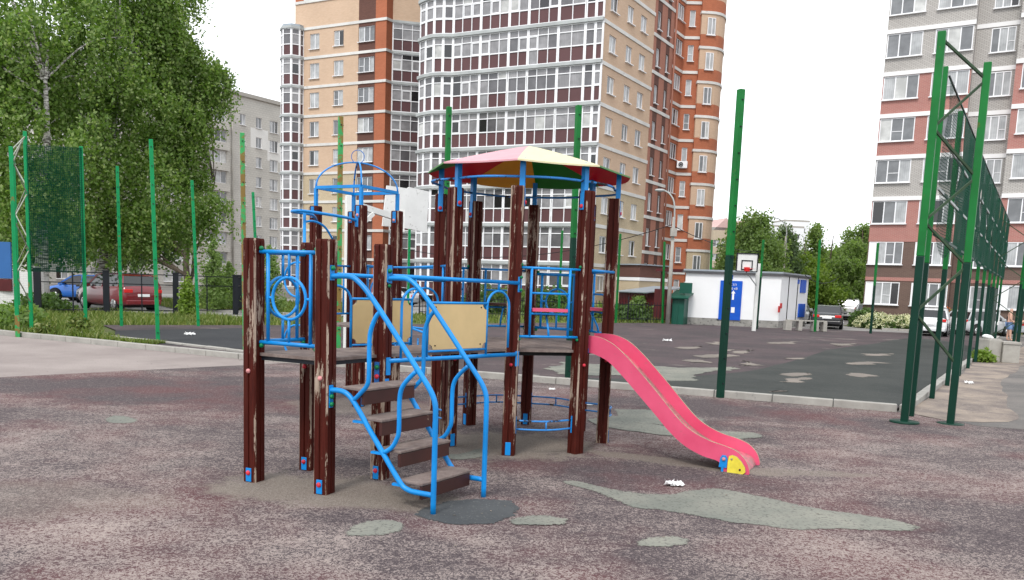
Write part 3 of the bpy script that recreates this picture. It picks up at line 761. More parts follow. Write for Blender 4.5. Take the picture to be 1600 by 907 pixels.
# main loggia front: proud of the wall, last bay turns the corner
nA = Vector((math.cos(angA+math.pi/2), math.sin(angA+math.pi/2), 0))
if nA.y > 0: nA = -nA
dA = Vector((math.cos(angA), math.sin(angA), 0)); nB = Vector((math.sin(angB), -math.cos(angB), 0))
fin = Vector((fA.x, fA.y, 0)); C0f = Vector((C0.x, C0.y, 0))
c905 = onwall(905, 265, C0, angA); c905.z = 0
fr0 = fin; Lf = (c905-fin).length; wds = [3,3,2,3,2.6]; tw_ = sum(wds); xs = [0]
for q in wds: xs.append(xs[-1]+q/tw_)
dF = (c905-fin).normalized()
fpts = [(fin+dF*Lf*x).xy for x in xs]
fpts += [(c905+(C0f-c905)*.62+nA*-.25*0).xy, (C0f+nB*.12+Vector((0,0,0))).xy, ]
fpts = [tuple(p) for p in fpts]
# left rounded bay of the front
b652 = atY(652.5, 265, 62.7); b652.z = 0
bay = []
mid = (fin+b652)/2; 
for t in (0, .18, .42, .7, 1.):
    p = b652.lerp(fin, t); p = p + Vector((.1,-1,0)).normalized()*(.75*math.sin(math.pi*min(1, .12+t*.95)))
    bay.append((p.x, p.y))
bay[-1] = (fin.x, fin.y)
bay = [(b652.x+.1, b652.y+1.6)]+bay
rs = random.Random(3)
for k in range(-1, 9):
    z0 = (ck[k]+.12) if k >= 0 else .9
    z1 = ck[k+1]+.12
    glazing(tw, fpts, [3,3,2,3,2,1,1], z0, z1, rs=rs)
    glazing(tw, bay, [1,1,1,1,1], z0, z1, rs=rs, name='bay_glazing')
for k in range(-1, 8):
    z0 = (ckL[k]+.12) if k >= 0 else .9; z1 = ckL[k+1]+.12
    # glazed recess
    rp_ = q609.lerp(q655, .03); rq_ = q609.lerp(q655, .97)
    glazing(tw, [(q609.x,q609.y),(q609.lerp(q655,.5).x,q609.lerp(q655,.5).y),(q655.x,q655.y)], [3,3], z0, z1, rs=rs, name='recess_glazing', bandout=.12)
    # half round bay on the far left corner
    cc = onwall(462, 265, q461, angA2); pts = []
    e = Vector((q474.x-q461.x, q474.y-q461.y)).normalized(); nn = Vector((e.y, -e.x))
    c_ = Vector((q461.x, q461.y)); rr = (Vector((q474.x, q474.y))-c_).length*1.0
    for t in (-200, -150, -105, -60, -22, 2):
        a = R_(t)+math.atan2(e.y, e.x); pts.append((c_.x-.15*e.x+rr*1.08*math.cos(a), c_.y-.15*e.y+rr*1.08*math.sin(a)))
    glazing(tw, pts, [1]*5, z0, z1, rs=rs, name='corner_bay_glazing', bandout=.15)
cap = MB(); cap.prism(pts, ckL[8]+.12, ckL[8]+.34); cap.build('bay_roof', M['roof_metal'], tw)
dp = MB(); dpn = Vector((math.sin(angB), -math.cos(angB), 0))*.12
dp.tube([(E2.x+dpn.x, E2.y+dpn.y, .3), (E2.x+dpn.x, E2.y+dpn.y, 34)], .07, 8); dp.build('drainpipe', M['brick_rose'], tw)
gp = MB()
for (C, a, s0, s1, z) in ((C0, angB, 0.2, LB1+.1, 2.75),):
    dd = Vector((math.cos(a), math.sin(a), 0)); n = Vector((dd.y, -dd.x, 0))*.1; A_ = Vector((C.x,C.y,0))
    gp.tube([A_+dd*s0+n+Vector((0,0,z)), A_+dd*s1+n+Vector((0,0,z)), A_+dd*s1+n+Vector((0,0,.3))], .04, 6)
gp.build('gas_pipe', M['yellow_plastic' if False else 'cornice'], tw)
# air conditioner on the red bay
ac = thing('air_conditioner', tuple(onwall(1064.5, 258.5, E3, aF) + Vector((0,-.22,0))), 'white air conditioner unit hanging under a narrow window of the red brick bay', 'air conditioner')
a0 = ac.location; acb = MB(); acb.box(a0, (.85,.32,.55), aF); acb.build('casing', M['window_white'], ac, bevel=.03)
acf = MB(); acf.tube([a0+Vector((-.12,-.165,0)), a0+Vector((-.12,-.185,0))], .2, 16); fo = acf.build('fan_grille', M['dark_fence'], ac); LOC[fo.name] = LOC[ac.name]
acr = MB(); acr.tube([a0+Vector((-.12+.2*math.cos(t*.393),-.19,.2*math.sin(t*.393))) for t in range(16)], .014, 6, closed=True); acr.tube([a0+Vector((-.12+.1*math.cos(t*.393),-.19,.1*math.sin(t*.393))) for t in range(16)], .01, 6, closed=True); acr.build('grille_ring', M['window_white'], ac)

# entrance annex, sheds and bins at the foot of the tower
an = thing('entrance_annex', (E1.x+1.2, E1.y-4, 0), 'low beige brick entrance annex with brown fascia at the foot of the tower', 'annex')
p0, p1 = G(997, 498), G(1041, 499)
A0 = atY(997, 470, 55.5); A1 = atY(1040, 470, 57.5); A0.z = A1.z = 0
aa = math.atan2((A1-A0).y, (A1-A0).x); La = (A1-A0).length
mb = MB(); c = (A0+A1)/2+Vector((-math.sin(aa), math.cos(aa), 0))*1.7
mb.box((c.x,c.y,1.25),(La,3.4,2.5),aa,0); mb.build('wall', M['brick_sand'], an)
mb = MB(); mb.box((c.x,c.y,2.62),(La+.1,3.5,.22),aa,0); mb.build('white_course', M['cornice_white'], an)
mb = MB(); mb.box((c.x,c.y,3.15),(La+.04,3.44,.8),aa,0); mb.build('fascia', M['brick_brown'], an)
mb = MB(); mb.box((c.x,c.y,3.6),(La+.3,3.7,.08),aa,0); mb.build('roof', M['roof_metal'], an)
def shed(name, label, cat, pa, pb, hgt, dep, wall, roof, slope=.35, planks=True):
    a, b = G(*pa), G(*pb); a.z = b.z = 0; L = (b-a).length; an_ = math.atan2((b-a).y, (b-a).x); nrm = Vector((-math.sin(an_), math.cos(an_), 0))
    t = thing(name, tuple(a), label, cat)
    mb = MB(); c = (a+b)/2+nrm*dep/2; mb.box((c.x,c.y,hgt/2),(L,dep,hgt),an_)
    if planks:
        n = int(L/.22); dd = (b-a).normalized()
        for i in range(n+1):
            q = a+dd*(L*i/n); mb.box((q.x-nrm.x*.012,q.y-nrm.y*.012,hgt/2),(.03,.03,hgt-.02),an_)
    mb.build('wall', M[wall], t)
    mb = MB(); R = Matrix.Rotation(an_, 3, 'Z') @ Matrix.Rotation(-math.atan2(slope, dep)*0+math.atan2(slope, dep), 3, 'X')
    mb.box((c.x,c.y,hgt+slope/2+.02),(L+.5,math.hypot(dep,slope)+.5,.06),R=R); mb.build('roof', M[roof], t)
    return t, a, b, nrm, an_
shed('garden_shed', 'dark red timber shed with pale metal roof beside the tower entrance', 'shed', (966,497), (1009,502), 1.75, 2.4, 'maroon_metal', 'roof_metal')
t, a, b, nrm, an_ = shed('waste_bin_shelter', 'green metal bin shelter with maroon canopy at the left end of the white substation', 'shelter', (1049,508), (1067,509), 1.55, 1.6, 'green_metal', 'green_metal')
mb = MB(); c = (a+b)/2+nrm*2.2; mb.box((c.x-.2,c.y,3.1),(3.2,1.4,.16),an_); mb.build('canopy', M['maroon_metal'], t)
mb = MB()
for s_ in (-1.4, 1.2): mb.box((c.x-.2+s_*math.cos(an_),c.y+s_*math.sin(an_),1.53),(.1,.1,3.0),an_)
mb.build('canopy_post', M['maroon_metal'], t)
mb = MB(); mb.box((c.x-1.3, c.y+1.2, 1.0),(.9,.1,2.0),an_); mb.build('gate_panel', M['maroon_metal'], t)
mb = MB(); mb.box(((a+b).x/2+.3+nrm.x*.3,(a+b).y/2+nrm.y*.3,2.1),(.7,.08,.6),an_); mb.build('green_board', M['green_metal'], t)

# ---------------------------------------------------------------- right-hand apartment block
angR = R_(148); RB = atY(1369, 245, 54.6)
rbB = thing('apartment_block', (RB.x, RB.y, 0), 'right-hand apartment block of pale grey and red brick with white bands and wide windows', 'building')
dR = Vector((-math.cos(angR), -math.sin(angR), 0)); aR_ = math.atan2(dR.y, dR.x)   # heads right, towards the viewer
cb = [18.95-2.62*j for j in range(7)][::-1]     # string courses, lowest first: 3.23 ... 18.95
cb = cb + [18.95+2.62*j for j in range(1, 5)]
def s_at(x, y): p = onwall(x, y, RB, angR); return d2(p, RB)*(1 if (p.x-RB.x) > 0 else -1), p.z
S_end = s_at(1526, 34)[0]
wr = []
for (xa, xb, ya, yb) in ((1376,1431,183.8,216),(1463,1522.8,43.3,77.7)):
    s0, z1_ = s_at(xa, ya); s1, _ = s_at(xb, ya-(4 if xa < 1400 else 3.5)); _, z0_ = s_at((xa+xb)/2, yb-2)
    wr.append((s0, s1, z0_, z1_))
wz1 = .02; 
rowtop = [c-.28 for c in cb]; 
MR = ['brick_grey','brick_red','brick_dark','cornice_white']
W_ = MB(); CO = BB(); TR = 29.4
def storey_mat(z):
    if z < cb[1]-.1: return 2
    j = 0
    while j < len(cb) and cb[j] < z: j += 1     # j: course above this z ; storey j
    return 2 if j <= 1 else {2: 1, 3: 0, 4: 1, 5: 1}.get(j, 0)
def mR(s, z):
    return storey_mat(z)
def mRec(s, z): return 2 if z < cb[1]-.1 else 0
ops = []
for j in range(0, 10):
    for s in wr: ops.append((s[0], s[1], cb[j]-1.68, cb[j]-.22))
gridwall(W_, RB, aR_, S_end, 0, TR, ops, mR, zb=cb)
allw = [(RB, aR_, o) for o in ops]
P1 = RB + dR*S_end; P1.z = 0
back_ = Vector((-dR.y, dR.x, 0))
P2_ = P1 + back_*.9
gridwall(W_, P1, math.atan2(back_.y, back_.x), .9, 0, TR, [], mRec, zb=cb)
p3 = onwall(1580, 180, P2_, aR_); p3.z = 0; L2 = d2(p3, P2_)
pa, pb_ = onwall(1536, 183, P2_, aR_), onwall(1574, 181, P2_, aR_); sa, sb_ = d2(pa, P2_), d2(pb_, P2_)
ops = [(sa, sb_, cb[j]-1.78, cb[j]-.32) for j in range(0, 10)]
gridwall(W_, P2_, aR_, L2, 0, TR, ops, mRec, zb=[cb[1]-.1]); allw += [(P2_, aR_, o) for o in ops]
p4 = p3 - back_*1.1
gridwall(W_, p3, math.atan2(-back_.y, -back_.x), 1.1, 0, TR, [], mR, zb=cb)
L3 = 7.5; ops = []
for j in range(0, 10): ops += [(.35, 2.6, cb[j]-1.68, cb[j]-.22), (3.8, 6.1, cb[j]-1.68, cb[j]-.22)]
gridwall(W_, p4, aR_, L3, 0, TR, ops, mR, zb=cb); allw += [(p4, aR_, o) for o in ops]
p5 = p4+dR*L3
# far gable, seen edge-on at left, and rear
bk = RB + back_*12; bk.z = 0
gridwall(W_, bk, math.atan2(-back_.y, -back_.x), 12, 0, TR, [], mR, zb=cb)
gridwall(W_, p5, math.atan2(back_.y, back_.x), 12, 0, TR, [], mR, zb=cb)
e5 = p5+back_*12; gridwall(W_, e5, math.atan2((bk-e5).y, (bk-e5).x), (bk-e5).length, 0, TR, [], mR, zb=cb)
W_.build('wall', [M[x] for x in MR], rbB)
RB0 = Vector((RB.x, RB.y, 0))
for j, z in enumerate(cb):
    if j in (0, 1): 
        continue
    band(CO, [(RB0.x, RB0.y), (P1.x, P1.y)], z-.2, .26, .1); band(CO, [(P2_.x, P2_.y), (p3.x, p3.y)], z-.26, .26, .05); band(CO, [(p4.x, p4.y), (p5.x, p5.y)], z-.2, .26, .1)
CO.build('string_course', M['cornice_white'], rbB)
CO = BB()
for z in (cb[1]-.12, cb[0]-.02):
    band(CO, [(RB0.x, RB0.y), (P1.x, P1.y), (P2_.x, P2_.y), (p3.x, p3.y), (p4.x, p4.y), (p5.x, p5.y)], z-.1, .22, .03)
CO.build('red_brick_course', M['brick_red'], rbB)
rw = random.Random(11)
for C, a, o in allw:
    if o[2] > 24: continue
    wide = o[1]-o[0] > 2.1
    dv = (.34, .67) if wide else (.34, .67)
    sh = None; k = rw.random()
    if o[2] < 5: sh = 0 if rw.random() < .75 else None
    if sh == 0: dv = (.24, .5, .75)
    window(rbB, C, a, o, dv, [1] if k < .4 else ([2] if k < .55 else None), depth=.03, sill=True, shut=sh)
rf = MB(); rf.prism([(RB0.x,RB0.y),(P1.x,P1.y),(P2_.x,P2_.y),(p3.x,p3.y),(p4.x,p4.y),(p5.x,p5.y),(e5.x,e5.y),(bk.x,bk.y)], TR, TR+.4); rf.build('roof', M['roof_dark'], rbB)

# ---------------------------------------------------------------- grey panel block, left
angL = R_(56); LBc = atY(362, 146, 114.); LBc.z = 0
lb = thing('apartment_block', (LBc.x, LBc.y, 0), 'pale grey nine-storey apartment block behind the left birch trees', 'building')
W_ = MB(); dL = Vector((math.cos(angL), math.sin(angL), 0)); L0 = LBc - dL*26; ZL = 26.2; ops = []; wk = []
def sL(x, y): p = onwall(x, y, LBc, angL); return (p-LBc).dot(dL), p.z
cols = [(375,384,182,193.5),(400,409,184.5,200.5),(421.5,434.5,184,203)]
base_z = sL(404.5, 184.5)[1]; bz = sL(404.5, 200.5)[1]
cs_ = [(sL(a, c)[0], sL(b, c)[0]) for a, b, c, e in cols]
for k in range(0, 9):
    zt = base_z-2.72*k; zb = zt-1.45
    if zb < .3: continue
    for i, (a, b) in enumerate(cs_): ops.append((26+a, 26+b, zb-(.2 if i == 2 else 0), zt)); wk.append(i)
    for (a, b, kk) in ((-4.4,-.9,3),(-10.5,-7.6,4),(-15.,-13.4,4),(-20,-18,4),(-24,-22.6,4)): ops.append((26+a, 26+b, zb-(.1 if kk == 3 else 0), zt)); wk.append(kk)
    for (a, b) in ((19, 21), (23.5, 25.5)): ops.append((26+a, 26+b, zb, zt)); wk.append(4)
gridwall(W_, L0, angL, 54, 0, ZL, ops, lambda s, z: 1 if (26+cs_[0][1]+.8 < s < 26+cs_[2][0]-.3 and ZL-6.6 < z < ZL-3.9) or (s > 26+cs_[2][0]-.4 and s < 26+cs_[2][1]+.6 and ZL-8.0 < z < ZL-5.2) else 0, sb=[26+cs_[0][1]+.8, 26+cs_[2][0]-.3, 26+cs_[2][0]-.4, 26+cs_[2][1]+.6], zb=[ZL-6.6, ZL-3.9, ZL-8.0, ZL-5.2], depth=.2)
bkL = Vector((-dL.y, dL.x, 0))*14
for a, b in ((L0+dL*54, L0+dL*54+bkL), (L0+dL*54+bkL, L0+bkL), (L0+bkL, L0)):
    gridwall(W_, a, math.atan2((b-a).y, (b-a).x), (b-a).length, 0, ZL, [], lambda s, z: 0)
W_.build('wall', [M['block_grey'], M['block_white']], lb)
rf = MB(); rf.prism([tuple(x.xy) for x in (L0-bkL*.02, L0+dL*54-bkL*.02, L0+dL*54+bkL, L0+bkL)], ZL, ZL+.5); rf.build('parapet', M['concrete'], lb)
nL = Vector((dL.y, -dL.x, 0))
for o, kk in zip(ops, wk):
    dv = (.25,.5,.75) if kk == 3 else ((.33,.66) if kk == 2 else (.45,))
    window(lb, L0, angL, o, dv, [0] if random.random() < .4 else None, depth=.15, sill=kk != 3)
for (s, z0_) in ((26-2.65, 0),):
    for k in range(0, 9):
        zt = base_z-2.72*k
        if zt-1.6 < .3: continue
        mb = MB(); c = L0+dL*s+nL*.25; mb.box((c.x, c.y, zt-2.15), (3.9, .5, 1.0), angL); mb.build('balcony_apron', M['block_grey'], lb)
dp = MB(); p = LBc+nL*.15; dp.tube([(p.x,p.y,.3),(p.x,p.y,ZL-.3)], .1, 8); dp.build('drainpipe', M['concrete'], lb)

# ---------------------------------------------------------------- far blocks
def farblock(label, C, ang, L, D, Hh, wall, cols_, floors, gab=None):
    t = thing('apartment_block', (C[0], C[1], 0), label, 'building'); mb = MB(); ops = []
    for k in range(floors):
        for i in range(cols_):
            s = L*(i+.5)/cols_; z = Hh-2.0-2.8*k; ops.append((s-.75, s+.75, z-1.4, z))
    ops = [o for o in ops if o[2] > .4]
    C = Vector((*C, 0)); d = Vector((math.cos(ang), math.sin(ang), 0)); b = Vector((-d.y, d.x, 0))*D
    gridwall(mb, C, ang, L, 0, Hh, ops, lambda s, z: 0, depth=.25)
    gridwall(mb, C+b, math.atan2(-b.y, -b.x), D, 0, Hh, [], lambda s, z: 0); gridwall(mb, C+d*L, math.atan2(b.y, b.x), D, 0, Hh, [], lambda s, z: 0)
    gridwall(mb, C+d*L+b, math.atan2(-d.y, -d.x), L, 0, Hh, [], lambda s, z: 0)
    mb.build('wall', M[wall], t)
    for o in ops: window(t, C, ang, o, (.5,), None, depth=.2, sill=False)
    rf = MB(); P = [C, C+d*L, C+d*L+b, C+b]; rf.prism([tuple(p.xy) for p in P], Hh, Hh+.6); rf.build('parapet', M['concrete'], t)
    if gab:
        g = MB(); n = 2
        for i in range(n):
            a, e = C+d*L*i/n, C+d*L*(i+1)/n; m_ = (a+e)/2
            V = [a+Vector((0,0,Hh)), e+Vector((0,0,Hh)), m_+Vector((0,0,Hh+gab)), a+b*.8+Vector((0,0,Hh)), e+b*.8+Vector((0,0,Hh)), m_+b*.8+Vector((0,0,Hh+gab))]
            g.mesh(V, [(0,1,2),(5,4,3),(0,2,5,3),(1,4,5,2)], 0)
        g.build('gable_roof', M['gable_pink'], t)
    return t
simple('gable_pink', (.50,.34,.32), .8, .1, 1.)
simple('panel_white', (.70,.71,.72), .8, .05, .5)
pf = atY(1112, 400, 170); farblock('distant cream apartment block with pink gables between the tower and the trees', (pf.x, pf.y), R_(12), 11, 12, 14.6, 'brick_cream', 6, 5, 2.6)
pf = atY(1196, 400, 260); farblock('distant white slab block rising behind the birch and spruce trees', (pf.x, pf.y), R_(10), 12.5, 10, 23.0, 'panel_white', 3, 3)
pf = atY(1221, 400, 262); farblock('tallest distant white tower block, right of the thin spruce tip', (pf.x, pf.y), R_(5), 8.5, 10, 25.0, 'panel_white', 2, 2)

# ---------------------------------------------------------------- substation kiosk
K1, K0, K2 = G(1072, 423, 3.1), G(1222, 428, 3.1), G(1264, 433, 3.1)
for p in (K0, K1, K2): p.z = 0
K3 = K1+(K2-K0)
ks = thing('substation', tuple(K0), 'white rendered substation hut with blue doors and a dark flat roof edge', 'kiosk')
aK = math.atan2((K0-K1).y, (K0-K1).x); aS = math.atan2((K2-K0).y, (K2-K0).x); LK = (K0-K1).length; LS = (K2-K0).length
simple('render_white', (.80,.80,.81), .85, .04, .8, dirt=((.6,.6,.6), .72))
mb = MB(); mb.prism([tuple(p.xy) for p in (K1,K0,K2,K3)], .45, 2.98); mb.build('wall', M['render_white'], ks)
simple('plinth', (.30,.29,.27), .9, .3, 2., dirt=((.04,.04,.04), .55))
cK = (K0+K3)/2; out = lambda p, f: cK+(p-cK)*f
mb = MB(); mb.prism([tuple(out(p, .997).xy) for p in (K1,K0,K2,K3)], 0, .45); mb.build('plinth', M['plinth'], ks)
mb = MB(); mb.prism([tuple(out(p, 1.05).xy) for p in (K1,K0,K2,K3)], 2.98, 3.1); mb.build('roof', M['roof_dark'], ks)
mb = MB(); mb.prism([tuple(out(p, 1.035).xy) for p in (K1,K0,K2,K3)], 3.1, 3.19); mb.build('roof_cover', M['roof_metal'], ks)
def V_(x, y, z=0.): return Vector((x, y, z))
def onK(x, y, C, a): p = onwall(x, y, C, a); return p
def door(xa, ya, xb, yb, C, a, mat, nm='door', th=.06):
    p, q = onK(xa, ya, C, a), onK(xb, yb, C, a); c = (p+q)/2; n = Vector((math.sin(a), -math.cos(a), 0))
    mb = MB(); L = math.hypot(q.x-p.x, q.y-p.y); mb.box(c+n*th/2, (L, th, abs(p.z-q.z)), a); o = mb.build(nm, M[mat], ks); return p, q, n, o
p, q, n, dr = door(1126, 438.5, 1156, 501, K1, aK, 'blue_door'); LOC[dr.name] = LOC[ks.name]
dd = Vector((math.cos(aK), math.sin(aK), 0)); 
def onface(u, z): return Vector((p.x, p.y, 0))+dd*u+Vector((0,0,z))+n*.07
Wd = math.hypot(q.x-p.x, q.y-p.y); Hd = p.z-q.z
mb = MB()
def bar(u0, u1, z0, z1, mbx=None):
    (mbx or mb).box((onface(u0*Wd, q.z+z0*Hd)+onface(u1*Wd, q.z+z1*Hd))/2, ((u1-u0)*Wd, .016, (z1-z0)*Hd), aK)
bar(.56, .72, .19, .33)            # white plate
mb.build('notice_plate', M['paper'], dr)
mb = MB(); bar(.565, .655, .52, .68); 
mb.mesh([onface(.51*Wd, q.z+.68*Hd), onface(.71*Wd, q.z+.68*Hd), onface(.61*Wd, q.z+.76*Hd)], [(0,1,2)]); mb.build('arrow_sign', M['paper'], dr)
mb = MB(); bar(.16, .21, .42, .50); mb.build('handle', M['black'], dr)
mb = MB(); bar(.5, .503, .01, .99); mb.build('leaf_joint', M['black'], dr)
def text(body, size, loc, a, mat, par, name='lettering', ext=.004, xrot=90):
    cu = bpy.data.curves.new(name, 'FONT'); cu.body = body; cu.size = size; cu.extrude = ext; cu.align_x = 'CENTER'; cu.align_y = 'CENTER'
    o = bpy.data.objects.new(name, cu); dg = None
    COL.objects.link(o); bpy.context.view_layer.update(); me = bpy.data.meshes.new_from_object(o.evaluated_get(bpy.context.evaluated_depsgraph_get()))
    bpy.data.objects.remove(o); o = bpy.data.objects.new(name, me); COL.objects.link(o); me.materials.clear(); me.materials.append(M[mat])
    o.location = Vector(loc)-world_loc(par); o.rotation_euler = (R_(xrot), 0, a); o.parent = par; return o
LOC[dr.name] = LOC[ks.name]
text('КТП', .17, onface(.60*Wd, q.z+.895*Hd), aK, 'paper', dr, ext=.01); text('10 кВ', .17, onface(.62*Wd, q.z+.80*Hd), aK, 'paper', dr, ext=.01)
door(1140, 430, 1145, 436.5, K1, aK, 'blue_door', 'number_plate', .03)
door(1251, 437.5, 1257.5, 458, K0, aS, 'blue_door', 'louvre_vent', .06); door(1247.5, 475, 1255.5, 495.5, K0, aS, 'blue_door', 'louvre_vent', .06)
door(1246.5, 437.5, 1248.3, 444, K0, aS, 'blue_door', 'meter_plate', .04)
for xa in (1230.5, 1244.5):
    p_ = onK(xa, 470, K0, aS); n_ = V_(math.sin(aS), -math.cos(aS)); mb = MB(); mb.box(Vector((p_.x, p_.y, 1.7))+n_*.015, (.07,.03,2.54), aS); mb.build('pipe_joint', M['black'], ks)
door(1216, 478.5, 1218.2, 488.5, K0, aS, 'red_plastic', 'warning_sign', .02); door(1219, 474, 1221.2, 482, K0, aS, 'red_plastic', 'warning_sign', .02)

# ================================================================== CLIMBING FRAME
PG = thing('climbing_frame', (-.6, 9.2, 0), 'climbing frame with peeling brown posts, blue tubes, coloured octagonal roof and pink slide', 'play structure')
DZ = 1.23
def V(x, y, z=0.): return Vector((x, y, z))
def post(x, y, h, rot, wdt=.148, foot=None, mid=None, capz=None):
    """profiled square post with chamfered corners and a groove in each face"""
    r = wdt/2; c = .015; g = .011; prof = []
    for k in range(4):
        a = k*math.pi/2
        for (u, v) in ((r, -r+c), (r, -g), (r-.012, -g*.6), (r-.012, g*.6), (r, g), (r, r-c)):
            prof.append((u*math.cos(a)-v*math.sin(a), u*math.sin(a)+v*math.cos(a)))
    n = len(prof); ca, sa = math.cos(rot), math.sin(rot)
    mb = MB(); rg = []
    zs = [0.0, .3, h-.02, h]; sc = [1, 1, 1, .93]
    for z, s_ in zip(zs, sc): rg.append([V(x+(u*ca-v*sa)*s_, y+(u*sa+v*ca)*s_, z) for u, v in prof])
    VV = [p for q in rg for p in q]; Fs = []
    Fe = []
    for i in range(len(zs)-1):
        for k in range(n): (Fe if k % 6 == 5 else Fs).append((i*n+k, i*n+(k+1) % n, (i+1)*n+(k+1) % n, (i+1)*n+k))
    mb.mesh(VV, Fs, 0); mb.mesh(VV, Fe, 2); mb.mesh(rg[-1], [tuple(range(n))], 1)
    o = mb.build('post', [M['wood'], M['wood_bare'], M['wood_edge']], PG); LOC[o.name] = world_loc(PG)
    for (ang, z, hh, capm, capdz) in (foot or []):
        d = V(math.cos(ang), math.sin(ang)); t = V(-d.y, d.x); c0 = V(x, y)+d*(r+.004)
        b = MB(); b.box(c0+V(0,0,z), (.008, .062, hh), ang); b.build('bracket_plate', M['blue_paint'], o, bevel=.003)
        if capm: b = MB(); b.ball(c0+V(0,0,z+capdz)+d*.006, .024, sc=(.75,1,1), R=Matrix.Rotation(ang, 3, 'Z')); b.build('bolt_cap', M[capm], o)
    return o
uA = R_(-22); fr = R_(-22-90); rt = R_(-22)
P1, P2, P3, P4 = V(-2.42,7.55), V(-1.67,7.20), V(-1.27,7.83), V(-2.04,8.10)
FT = lambda a: (a, .075, .13, 'red_cap', .02)
for p in (P1, P2, P3, P4):
    o = post(p.x, p.y, 2.28, uA, foot=[(fr, .075, .13, 'red_cap', .02)] + ([] if p is P4 else []))
    b = MB(); d = V(math.cos(fr), math.sin(fr)); 
    if p is not P3: b.ball(p+d*.080+V(0,0,DZ-.17), .022, sc=(1,.75,1)); b.build('bolt_cap', M['pink_cap' if p is not P4 else 'red_cap'], o)
def deck(name, poly, z=DZ, th=.028):
    mb = MB(); mb.prism([tuple(p.xy) for p in poly], z-th, z, 0); return mb.build(name, M['deck'], PG, bevel=.006)
cn = (P1+P2+P3+P4)/4
deck('deck', [cn+(p-cn)*f for p, f in ((P1,1.0),(P2,1.0),(P3,1.0),(P4,1.0))])
mb = MB()
for a, b in ((P1,P2),(P2,P3),(P3,P4),(P4,P1)): a_, b_ = a.lerp(cn,.10), b.lerp(cn,.10); mb.beam(a_+V(0,0,DZ-.05), b_+V(0,0,DZ-.05), .03, .035)
mb.build('deck_frame', M['dark_fence'], PG)
mb = MB(); d = V(math.cos(fr), math.sin(fr)); e = V(math.cos(rt), math.sin(rt))
mb.box(P3-e*.005+d*.078+V(0,0,DZ-.17), (.05,.012,.2), uA); mb.build('deck_bracket', M['blue_dark'], PG)
for zz, mm in ((-.12,'green_cap'),(-.21,'red_cap')):
    mb = MB(); mb.ball(P3+d*.088+V(0,0,DZ+zz), .024); mb.build('bolt_cap', M[mm], PG)
# ring panels of the small tower
def arcpts(c, ax, r, a0, a1, n=20): return [c+ax*(r*math.cos(a0+(a1-a0)*i/n))+V(0,0,r*math.sin(a0+(a1-a0)*i/n)) for i in range(n+1)]
def ring_panel(A, B, z0=1.33, z1=2.16, mat='blue_paint', rw=.19, inset=.09, thick=.017):
    d = (B-A).normalized(); L = (B-A).length; n = V(d.y, -d.x)
    mb = MB(); t = thick
    off = n*.0
    mb.tube([A+d*.03+V(0,0,z1), B-d*.03+V(0,0,z1)], t*1.15, 12); mb.tube([A+d*.03+V(0,0,z0), B-d*.03+V(0,0,z0)], t*1.15, 12)
    for s in (inset+.03, L-inset-.03): mb.tube([A+d*s+V(0,0,z0), A+d*s+V(0,0,z1)], t, 12)
    c = A+d*L/2+V(0,0,(z0+z1)/2); 
    mb.tube(arcpts(c, d, rw, 0, 2*math.pi, 32)[:-1], t*.85, 10, closed=True)
    mb.tube([c+d*rw, A+d*(L-inset-.03)+V(0,0,c.z)], t*.75, 8); mb.tube([c-d*rw, A+d*(inset+.03)+V(0,0,c.z)], t*.75, 8)
    mb.tube([c+V(0,0,rw), A+d*L/2+V(0,0,z1)], t*.8, 8); mb.tube([c-V(0,0,rw), A+d*L/2+V(0,0,z0)], t*.8, 8)
    o = mb.build('ring_panel', M[mat], PG); LOC[o.name] = world_loc(PG)
    for q, s in ((A, .05), (B, -.05)):
        for z in (z0, z1):
            b = MB(); b.ball(q+d*s+V(0,0,z+(.03 if z == z1 else -.03))+n*.01, .022); b.build('bolt_cap', M['green_cap'], o)
    return o
ring_panel(P1+(P2-P1)*.06, P2-(P2-P1)*.06); ring_panel(P1+(P4-P1)*.06, P4-(P4-P1)*.06)
